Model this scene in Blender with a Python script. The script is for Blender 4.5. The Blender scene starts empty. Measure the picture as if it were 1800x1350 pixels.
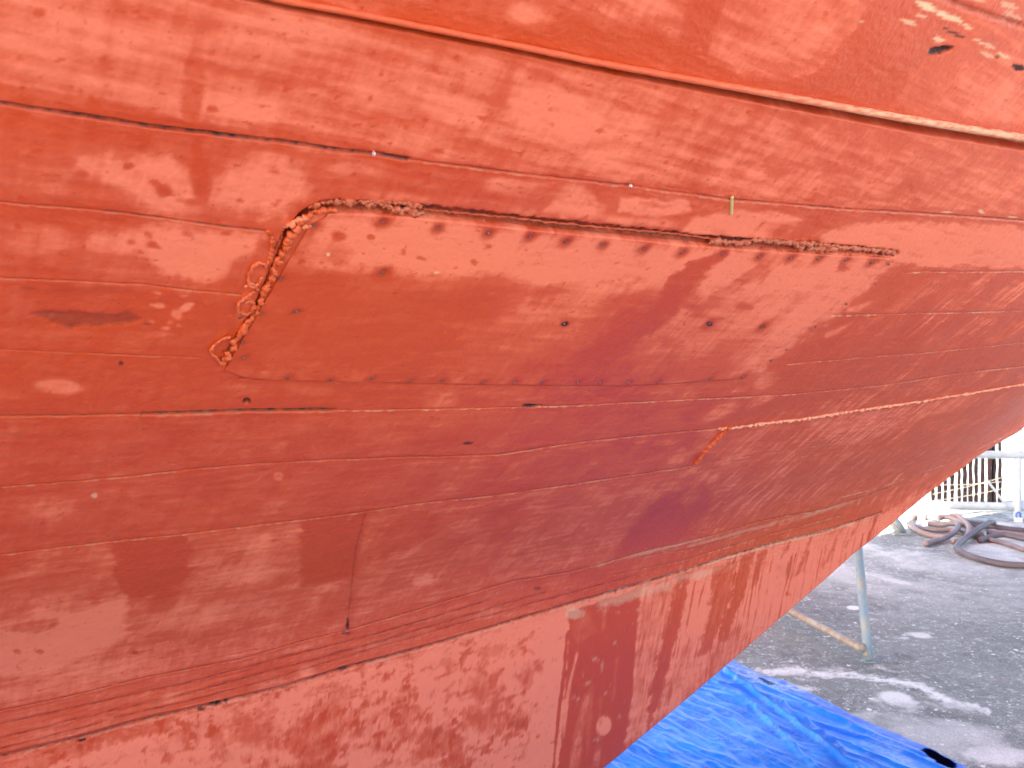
import bpy, math, random
import numpy as np
from mathutils import Vector
R_ = math.radians
random.seed(4); rng = np.random.default_rng(7)
scene = bpy.context.scene
COL = scene.collection

# ------------------------------------------------------------------ camera, sky, sun, exposure
EYE = 1.5
cam_d = bpy.data.cameras.new('camera'); cam = bpy.data.objects.new('camera', cam_d); COL.objects.link(cam)
cam.location = (0, 0, EYE); cam.rotation_euler = (R_(90), 0, 0)
cam_d.sensor_width = 36; cam_d.lens = 29.96; cam_d.clip_start = .02; cam_d.clip_end = 3000
cam_d.dof.use_dof = True; cam_d.dof.focus_distance = 1.9; cam_d.dof.aperture_fstop = 9.0
scene.camera = cam
SUN_EL, SUN_DIR = 31, (-.80, -.52)            # direction (x, y) on the ground towards the sun
w = bpy.data.worlds.new("World"); scene.world = w; w.use_nodes = True
wn = w.node_tree.nodes; wl = w.node_tree.links
sky = wn.new('ShaderNodeTexSky'); sky.sky_type = 'NISHITA'; sky.sun_disc = False
sky.sun_elevation = R_(SUN_EL); sky.sun_rotation = math.atan2(SUN_DIR[0], SUN_DIR[1])
sky.air_density = 1.0; sky.dust_density = 2.5; sky.ozone_density = 1.0
wl.new(sky.outputs[0], wn['Background'].inputs[0]); wn['Background'].inputs[1].default_value = .10
sd = bpy.data.lights.new('sun', 'SUN'); sd.energy = 5.0; sd.angle = R_(.5); sd.color = (1, .94, .85)
so = bpy.data.objects.new('sun', sd); COL.objects.link(so)
hl = math.hypot(*SUN_DIR); ce = math.cos(R_(SUN_EL))
so.rotation_euler = Vector((SUN_DIR[0]/hl*ce, SUN_DIR[1]/hl*ce, math.sin(R_(SUN_EL)))).to_track_quat('Z', 'Y').to_euler()
vs = scene.view_settings; vs.view_transform = 'Standard'; vs.look = 'None'; vs.gamma = 1; vs.exposure = 2.97
scene.display_settings.display_device = 'sRGB'
try: scene.cycles.max_bounces = 8; scene.cycles.diffuse_bounces = 5
except Exception: pass

# ------------------------------------------------------------------ helpers
def sm(a, b, x):
    t = np.clip((x-a)/(b-a), 0, 1); return t*t*(3-2*t)
_perm = np.concatenate([rng.permutation(4096)]*3); _gr = rng.random(4096)*2*math.pi
_gx, _gy = np.cos(_gr), np.sin(_gr)
def gnoise(x, y):
    xi = np.floor(x).astype(np.int64); yi = np.floor(y).astype(np.int64)
    fx = x-xi; fy = y-yi
    ux = fx*fx*fx*(fx*(fx*6-15)+10); uy = fy*fy*fy*(fy*(fy*6-15)+10)
    def g(ix, iy, dx, dy):
        h = _perm[(_perm[ix & 4095] + iy) & 4095]; return _gx[h]*dx + _gy[h]*dy
    a = g(xi, yi, fx, fy); b = g(xi+1, yi, fx-1, fy); c = g(xi, yi+1, fx, fy-1); d = g(xi+1, yi+1, fx-1, fy-1)
    return (a+(b-a)*ux + ((c+(d-c)*ux)-(a+(b-a)*ux))*uy)*1.5
def fbm(x, y, o=4, gain=.5, seed=0):
    t = 0; a = 1; n = 0; x = x+seed*17.31; y = y+seed*9.77
    for _ in range(o):
        t = t + a*gnoise(x, y); n += a; a *= gain; x = x*2.03+5.1; y = y*2.03+3.7
    return t/n*1.4
def seg_dist(px, py, pts):
    d = np.full(px.shape, 1e9)
    for (ax, ay), (bx, by) in zip(pts[:-1], pts[1:]):
        ex, ey = bx-ax, by-ay; l2 = ex*ex+ey*ey+1e-12
        t = np.clip(((px-ax)*ex+(py-ay)*ey)/l2, 0, 1)
        d = np.minimum(d, np.hypot(px-ax-t*ex, py-ay-t*ey))
    return d
def poly_sd(px, py, pts):                     # negative inside
    d = seg_dist(px, py, list(pts)+[pts[0]]); ins = np.zeros(px.shape, bool)
    n = len(pts)
    for i in range(n):
        ax, ay = pts[i]; bx, by = pts[(i+1) % n]
        c = ((ay > py) != (by > py)) & (px < (bx-ax)*(py-ay)/((by-ay) or 1e-9)+ax)
        ins ^= c
    return np.where(ins, -d, d)
def tag(o, label=None, cat=None, group=None, kind=None):
    if label: o['label'] = label
    if cat: o['category'] = cat
    if group: o['group'] = group
    if kind: o['kind'] = kind
    return o
def empty(name, loc, label, cat, group=None):
    o = bpy.data.objects.new(name, None); COL.objects.link(o); o.location = loc; o.empty_display_size = .1
    return tag(o, label, cat, group)
def np_mesh(name, V, Q, mat=None, parent=None, attr=None, smooth=True):
    V = np.asarray(V, np.float32); Q = np.asarray(Q, np.int32)
    me = bpy.data.meshes.new(name); me.vertices.add(len(V)); me.vertices.foreach_set('co', V.ravel())
    k = Q.shape[1]; me.loops.add(Q.size); me.loops.foreach_set('vertex_index', Q.ravel())
    me.polygons.add(len(Q)); me.polygons.foreach_set('loop_start', np.arange(0, Q.size, k, dtype=np.int32))
    try: me.polygons.foreach_set('loop_total', np.full(len(Q), k, np.int32))
    except Exception: pass
    me.polygons.foreach_set('use_smooth', np.full(len(Q), smooth, bool))
    if attr is not None:
        a = me.attributes.new('paintmap', 'FLOAT_COLOR', 'POINT'); a.data.foreach_set('color', np.asarray(attr, np.float32).ravel())
    me.update(calc_edges=True); me.validate()
    o = bpy.data.objects.new(name, me); COL.objects.link(o)
    if mat: me.materials.append(mat)
    if parent:
        o.parent = parent; o.matrix_parent_inverse = parent.matrix_basis.inverted()
    return o
def grid_quads(r, c, off=0, flip=False):
    i = np.arange(r*c).reshape(r, c)+off
    q = np.stack([i[:-1, :-1], i[:-1, 1:], i[1:, 1:], i[1:, :-1]], -1).reshape(-1, 4)
    return q[:, ::-1] if flip else q
def catmull(P, n):
    P = np.asarray(P, float); Q = np.vstack([2*P[0]-P[1], P, 2*P[-1]-P[-2]]); out = []
    for i in range(1, len(Q)-2):
        t = np.linspace(0, 1, n, endpoint=False)[:, None]; a, b, c, d = Q[i-1], Q[i], Q[i+1], Q[i+2]
        out.append(.5*((2*b)+(c-a)*t+(2*a-5*b+4*c-d)*t**2+(3*b-a-3*c+d)*t**3))
    return np.vstack(out+[P[-1:]])
def tube(P, r, seg=10, flat=None, up=None):     # returns V, Q (ends closed by a shrunk ring)
    P = np.asarray(P, float); n = len(P); r = np.broadcast_to(np.asarray(r, float), (n,)).copy()
    T = np.gradient(P, axis=0); T /= np.linalg.norm(T, axis=1)[:, None]+1e-12
    ref = np.array([0, 0, 1.]) if up is None else up
    if up is None and abs(T[:, 2]).mean() > .9: ref = np.array([1., 0, 0])
    A = np.cross(T, ref); A /= np.linalg.norm(A, axis=1)[:, None]+1e-12; B = np.cross(A, T)
    P = np.vstack([P[:1], P, P[-1:]]); A = np.vstack([A[:1], A, A[-1:]]); B = np.vstack([B[:1], B, B[-1:]])
    r = np.concatenate([[1e-5], r, [1e-5]])
    th = np.linspace(0, 2*math.pi, seg, endpoint=False)
    fl = 1 if flat is None else flat
    V = P[:, None]+r[:, None, None]*(np.cos(th)[None, :, None]*A[:, None]+fl*np.sin(th)[None, :, None]*B[:, None])
    i = np.arange((n+2)*seg).reshape(n+2, seg); j = np.roll(i, -1, 1)
    Q = np.stack([i[:-1], j[:-1], j[1:], i[1:]], -1).reshape(-1, 4)
    return V.reshape(-1, 3), Q
def join(parts):
    Vs, Qs, o = [], [], 0
    for V, Q in parts: Vs.append(V); Qs.append(Q+o); o += len(V)
    return np.vstack(Vs), np.vstack(Qs)
def box(c, s, ax=None):
    c = np.asarray(c, float); s = np.asarray(s, float)/2; ax = np.eye(3) if ax is None else np.asarray(ax, float)
    V = np.array([[x, y, z] for x in (-1, 1) for y in (-1, 1) for z in (-1, 1)])*s
    return V@ax+c, np.array([[0, 1, 3, 2], [4, 6, 7, 5], [0, 4, 5, 1], [2, 3, 7, 6], [0, 2, 6, 4], [1, 5, 7, 3]])

# ------------------------------------------------------------------ hull surface (hull frame: s along, n outward, z up from eye level)
FPX = 1498.0
O2 = np.array([.35, 3.05]); L2 = np.array([.788, .616]); L2 /= np.linalg.norm(L2); N2 = np.array([L2[1], -L2[0]])
_zz = np.linspace(-3, 6, 9001)
_q = .22+1.0*sm(-.05, .40, _zz)-.30*sm(1.0, 1.6, _zz)-.62*sm(1.5, 2.6, _zz)
_G = np.cumsum(_q)*(_zz[1]-_zz[0]); _G -= np.interp(0, _zz, _G)
_ss = np.linspace(-12, 12, 4801); _zb = np.cumsum(.03*(_ss > -2.2)+.27*sm(.8, 3.0, _ss)+.5*sm(3.6, 7, _ss))*(_ss[1]-_ss[0])
_zb += -.75-np.interp(0, _ss, _zb)
CEN = -.12
def zb(s): return np.interp(s, _ss, _zb)
def f(s, z): return np.maximum(.10+np.interp(z-zb(s), _zz, _G), CEN+.05)
def frame(s, z):
    fs = (f(s+.01, z)-f(s-.01, z))/.02; fz = (f(s, z+.01)-f(s, z-.01))/.02
    n = N2[None]*1.0-fs[:, None]*L2[None]; v = np.column_stack([n, -fz]); return v/np.linalg.norm(v, axis=1)[:, None]
def at(s, z, off=0, nrm=None):
    s = np.asarray(s, float); z = np.asarray(z, float); n = f(s, z)
    P = np.column_stack([O2[0]+s*L2[0]+n*N2[0], O2[1]+s*L2[1]+n*N2[1], z+EYE])
    if nrm is None: nrm = frame(s, z)
    return P+nrm*np.broadcast_to(np.asarray(off, float), s.shape)[:, None]
def locate(pts):                              # survey marks of the photograph -> (s, z, depth) on the hull
    p = np.asarray(pts, float).reshape(-1, 2); tx = (p[:, 0]-900)/FPX; tz = (675-p[:, 1])/FPX
    def ev(y):
        X = tx*y-O2[0]; Y = y-O2[1]; s = X*L2[0]+Y*L2[1]; n = X*N2[0]+Y*N2[1]; return n-f(s, tz*y), s, tz*y
    ys = np.linspace(.35, 8, 700); lo = np.full(len(p), 7.9); hi = np.full(len(p), 8.); done = np.zeros(len(p), bool)
    prev = ev(np.full(len(p), ys[0]))[0]
    for a, b in zip(ys[:-1], ys[1:]):
        cur = ev(np.full(len(p), b))[0]; m = ~done & (prev > 0) & (cur <= 0); lo[m] = a; hi[m] = b; done |= m; prev = cur
    for _ in range(36):
        mid = (lo+hi)/2; v = ev(mid)[0]; lo = np.where(v > 0, mid, lo); hi = np.where(v > 0, hi, mid)
    y = (lo+hi)/2; _, s, z = ev(y); return s, z, y
def ground(pts, h=0.0):
    p = np.asarray(pts, float).reshape(-1, 2); y = (EYE-h)*FPX/(p[:, 1]-675)
    return np.column_stack([(p[:, 0]-900)/FPX*y, y, np.full(len(p), h)])
def dens(pts, step=25):
    p = np.asarray(pts, float); out = []
    for a, b in zip(p[:-1], p[1:]):
        n = max(2, int(np.hypot(*(b-a))/step)); out.append(a+(b-a)*np.linspace(0, 1, n, endpoint=False)[:, None])
    return np.vstack(out+[p[-1:]])

# keel line
_sil = [(1070, 1350), (1180, 1258), (1290, 1165), (1390, 1075), (1500, 975), (1570, 920), (1640, 860), (1720, 800), (1790, 759)]
ks, kz, _ = locate(_sil)
ks = np.concatenate([[-12, -.35, -.12], ks, [ks[-1]+d for d in (.5, 1, 1.5, 2, 2.5, 3, 3.5, 4, 4.5)]])
kz = np.concatenate([[-1.44, -1.44, -1.43], kz, [kz[-1]+.2*d+.13*d*d for d in (.5, 1, 1.5, 2, 2.5, 3, 3.5, 4, 4.5)]])
def zk(s): return np.interp(s, ks, kz)+.024
SHEER = 2.35

# ------------------------------------------------------------------ node helpers and materials
def new_mat(name):
    m = bpy.data.materials.new(name); m.use_nodes = True; nt = m.node_tree; return m, nt, nt.nodes['Principled BSDF']
class NB:
    def __init__(s, nt): s.nt = nt
    def n(s, t, **k):
        x = s.nt.nodes.new(t)
        for a, b in k.items(): setattr(x, a, b)
        return x
    def l(s, a, b): s.nt.links.new(a, b)
    def val(s, sock, v):
        if hasattr(v, 'type') and hasattr(v, 'node'): s.l(v, sock)
        else: sock.default_value = v
    def math(s, op, a, b=0.0, clamp=False):
        x = s.n('ShaderNodeMath', operation=op); x.use_clamp = clamp; s.val(x.inputs[0], a); s.val(x.inputs[1], b); return x.outputs[0]
    def mix(s, fac, a, b, bt='MIX'):
        x = s.n('ShaderNodeMix', data_type='RGBA'); x.blend_type = bt; s.val(x.inputs[0], fac)
        s.val(x.inputs[6], a if hasattr(a, 'node') else (*a, 1)); s.val(x.inputs[7], b if hasattr(b, 'node') else (*b, 1)); return x.outputs[2]
    def noise(s, scale, detail=4, rough=.55, vec=None, dist=0):
        x = s.n('ShaderNodeTexNoise'); x.inputs['Scale'].default_value = scale; x.inputs['Detail'].default_value = detail
        x.inputs['Roughness'].default_value = rough; x.inputs['Distortion'].default_value = dist
        if vec is not None: s.l(vec, x.inputs['Vector'])
        return x.outputs['Fac']
    def ramp(s, fac, stops):
        x = s.n('ShaderNodeValToRGB'); e = x.color_ramp.elements
        while len(e) < len(stops): e.new(.5)
        for q, (p, c) in zip(e, stops): q.position = p; q.color = (*c, 1) if len(c) == 3 else c
        s.val(x.inputs[0], fac); return x.outputs[0]
    def rng(s, v, a, b, c=0, d=1):
        x = s.n('ShaderNodeMapRange'); s.val(x.inputs[0], v)
        for i, k in enumerate((a, b, c, d)): x.inputs[i+1].default_value = k
        return x.outputs[0]
    def bump(s, h, strength, dist, bs, prev=None):
        x = s.n('ShaderNodeBump'); x.inputs['Strength'].default_value = strength; x.inputs['Distance'].default_value = dist
        s.l(h, x.inputs['Height'])
        if prev is not None: s.l(prev, x.inputs['Normal'])
        if bs is not None: s.l(x.outputs[0], bs.inputs['Normal'])
        return x.outputs[0]
    def obj(s, scale=None):
        o = s.n('ShaderNodeTexCoord').outputs['Object']
        if scale is None: return o
        m = s.n('ShaderNodeMapping'); m.inputs['Scale'].default_value = scale; s.l(o, m.inputs[0]); return m.outputs[0]

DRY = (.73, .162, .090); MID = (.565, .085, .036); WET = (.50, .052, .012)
def hull_material():
    m, nt, bs = new_mat('antifouling_paint'); b = NB(nt)
    at_ = b.n('ShaderNodeAttribute', attribute_name='paintmap'); sp = b.n('ShaderNodeSeparateColor'); b.l(at_.outputs['Color'], sp.inputs[0])
    dry, tone, grime_shade, pale = sp.outputs[0], sp.outputs[1], sp.outputs[2], at_.outputs['Alpha']
    oc = b.obj()
    n1 = b.noise(38, 6, .6, oc); n2 = b.noise(260, 3, .6, oc); n3 = b.noise(9, 4, .6, oc)
    d2 = b.math('ADD', dry, b.math('MULTIPLY', b.math('SUBTRACT', n1, .5), .26)); d2 = b.math('ADD', d2, b.math('MULTIPLY', b.math('SUBTRACT', n2, .5), .14))
    d2 = b.math('ADD', d2, b.math('MULTIPLY', b.math('SUBTRACT', n3, .5), .18), True)
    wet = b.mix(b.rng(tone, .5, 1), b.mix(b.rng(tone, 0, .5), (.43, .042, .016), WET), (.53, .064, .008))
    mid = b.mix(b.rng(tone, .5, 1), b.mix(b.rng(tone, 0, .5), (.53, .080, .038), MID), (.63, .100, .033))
    dry_col = b.mix(b.rng(tone, .5, 1), b.mix(b.rng(tone, 0, .5), (.72, .165, .098), DRY), (.80, .180, .082))  # colour of the dry, faded antifouling
    c = b.mix(b.rng(d2, .10, .48), wet, mid); c = b.mix(b.rng(d2, .44, .82), c, dry_col)
    c = b.mix(b.math('MULTIPLY', pale, b.rng(n2, .18, .42), True), c, b.mix(n1, (.62, .30, .13), (.72, .46, .31)))
    c = b.mix(b.math('MULTIPLY', grime_shade, b.rng(n2, .2, .5, .55, 1.), True), c, b.mix(b.rng(n1, .58, .70), (.018, .007, .007), (.05, .065, .055)))
    b.l(c, bs.inputs['Base Color'])
    r = b.rng(d2, .05, .75, .40, .78); r = b.math('ADD', r, b.math('MULTIPLY', grime_shade, .2)); b.l(r, bs.inputs['Roughness'])
    bs.inputs['Specular IOR Level'].default_value = .34
    p = b.bump(b.noise(95, 5, .6, oc), .35, .004, None); b.bump(n2, .28, .0012, bs, p)
    return m
M_HULL = hull_material()
def metal_mat(name, c1, c2, c3, scale=14, rough=.55):
    m, nt, bs = new_mat(name); b = NB(nt); oc = b.obj(); n = b.noise(scale, 6, .65, oc); k = b.noise(scale*3.3, 5, .6, oc)
    c = b.mix(b.rng(n, .42, .60), c1, c2); c = b.mix(b.rng(k, .57, .78), c, c3); b.l(c, bs.inputs['Base Color'])
    bs.inputs['Roughness'].default_value = rough; b.bump(k, .3, .004, bs); return m
M_PAINTED = metal_mat('weathered_blue_paint', (.20, .27, .32), (.30, .30, .27), (.19, .15, .12))
M_RUSTY = metal_mat('rusty_ochre_steel', (.35, .31, .25), (.28, .18, .12), (.38, .36, .31))
M_GALV = metal_mat('galvanised_steel', (.50, .53, .54), (.42, .45, .47), (.34, .36, .36), 8, .45)
M_TIMBER = metal_mat('dark_weathered_timber', (.010, .008, .009), (.022, .012, .012), (.006, .006, .008), 20, .9)
M_TIMBER.node_tree.nodes['Principled BSDF'].inputs['Specular IOR Level'].default_value = .05
M_WIRE = metal_mat('rusted_wire', (.45, .40, .30), (.38, .32, .24), (.5, .46, .38), 20, .6)
M_NAIL = metal_mat('nail_head', (.10, .035, .03), (.24, .085, .07), (.30, .22, .21), 260, .6)
M_LOCK = metal_mat('white_padlock', (.75, .75, .78), (.7, .7, .75), (.6, .62, .66), 30, .4)
M_BLUE = metal_mat('blue_plastic', (.04, .12, .5), (.05, .15, .5), (.05, .1, .4), 30, .4)
def hose_mat(name, c1, c2):
    m, nt, bs = new_mat(name); b = NB(nt); n = b.noise(7, 6, .6, b.obj()); b.l(b.mix(b.rng(n, .38, .62), c1, c2), bs.inputs['Base Color'])
    bs.inputs['Roughness'].default_value = .55; b.bump(b.noise(60, 3, .5, b.obj()), .3, .004, bs); return m
M_HOSE_D = hose_mat('dark_rubber', (.085, .062, .070), (.14, .10, .105)); M_HOSE_P = hose_mat('faded_pink_rubber', (.30, .195, .17), (.22, .15, .14))
M_HOSE_B = hose_mat('brown_rubber', (.17, .12, .12), (.24, .165, .16))

# ------------------------------------------------------------------ paint survey of the hull (marks in the photograph's own units, kept on the hull)
SEAMS = [  # points, half width, depth mm, grime, pale, presence
 ([(-40,175),(0,182),(60,192),(150,205),(250,222),(370,235),(500,250),(600,265),(655,270),(720,280)], 2.6, 4.0, .95, .0, .95),
 ([(720,280),(860,298),(1000,315),(1105,327),(1200,340),(1300,352),(1500,368),(1640,376),(1800,388)], 1.9, 2.5, .45, .18, .6),
 ([(-40,352),(0,356),(60,361),(150,368),(280,383),(400,400),(466,406)], 1.7, 2.2, .50, .12, .75),
 ([(-40,485),(0,487),(150,494),(250,500),(340,510),(424,517)], 1.5, 1.8, .40, .10, .6),
 ([(-40,614),(0,615),(60,618),(190,622),(352,628)], 1.4, 1.3, .32, .10, .45),
 ([(-40,731),(0,731),(100,731),(250,727)], 2.0, 2.6, .55, .12, .85),
 ([(248,727),(400,723),(590,721)], 2.9, 7.0, .95, .10, 1.3),
 ([(590,721),(700,720),(920,715),(1000,714),(1100,707),(1250,700),(1380,693),(1543,678),(1680,657),(1800,643)], 1.5, 1.8, .32, .40, .6),
 ([(-40,858),(0,855),(100,848),(233,838),(300,830),(417,818),(583,808),(660,805),(760,803),(880,798),(1017,777),(1160,763),(1270,752)], 1.7, 2.2, .50, .22, .75),
 ([(-40,980),(0,975),(70,966),(190,952),(310,940),(480,920),(640,900),(760,882),(833,875),(1000,852),(1100,837),(1215,818)], 1.8, 2.4, .50, .28, .75),
 ([(1215,818),(1330,800),(1467,779)], 1.2, 1.0, .15, .20, .4),
 ([(1480,874),(1567,850),(1667,815),(1763,768)], 1.3, 1.2, .08, .70, .9),
 ([(1586,480),(1620,478),(1700,478),(1800,477)], 1.5, 1.5, .20, .55, .8),
 ([(1462,554),(1540,553),(1650,550),(1800,546)], 1.5, 1.5, .20, .60, .8),
 ([(1382,640),(1517,628),(1637,619),(1800,601)], 1.3, 1.2, .18, .35, .5),
 ([(1320,666),(1420,661),(1543,652)], 1.0, .8, .12, .2, .4),
 ([(1630,-14),(1700,14),(1800,46)], 2.6, 3.0, .40, .1, .9),
 ([(420,664),(500,668),(700,672),(870,676),(1100,678),(1190,673),(1310,665)], 1.9, 2.0, .55, .05, .9),
 ([(380,-19),(460,-3),(500,7),(600,25),(750,55),(900,85),(1050,117),(1200,146),(1400,185),(1600,223),(1800,256),(1950,278)], 6.0, 20.0, .34, .0, 1.3),  # groove under the moulding, its shade partly painted in as dark colour
 # cracked band over the deadwood
 ([(-40,1262),(0,1250),(120,1225),(260,1190),(420,1160),(540,1125),(610,1108),(800,1052),(900,1022),(1000,1005),(1060,990),(1130,970),(1200,955),(1340,915),(1450,895),(1560,858)], 1.7, 2.2, .50, .12, .85),
 ([(-40,1345),(0,1335),(150,1298),(270,1265),(380,1240),(500,1212),(600,1180),(740,1143),(850,1110),(1000,1065),(1080,1042),(1200,1008),(1300,975),(1360,958),(1450,935),(1550,900)], 2.2, 3.2, .60, .25, .95),
 ([(-40,1285),(0,1273),(170,1235),(330,1200),(520,1150),(680,1108),(860,1055)], 1.4, .7, .60, .10, .85),
 ([(-40,1307),(0,1298),(130,1265),(310,1225),(470,1180),(560,1157),(760,1100),(960,1040)], 1.4, .7, .60, .10, .85),
 ([(200,1262),(330,1232),(480,1193),(620,1150),(820,1092),(1010,1040),(1120,1010)], 1.3, .7, .60, .10, .85),
 ([(-40,1322),(0,1316),(100,1290),(180,1270)], 1.3, .7, .60, .10, .85),
 ([(1080,1010),(1200,985),(1350,940),(1480,905)], 1.5, 1.5, .25, .40, .8),
 ([(1120,980),(1230,962),(1330,930)], 1.4, 1.4, .25, .40, .8),
]
BUTT = [([(642,903),(626,960),(617,1040),(610,1112)], 1.2, 1.6, .36)]

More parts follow.
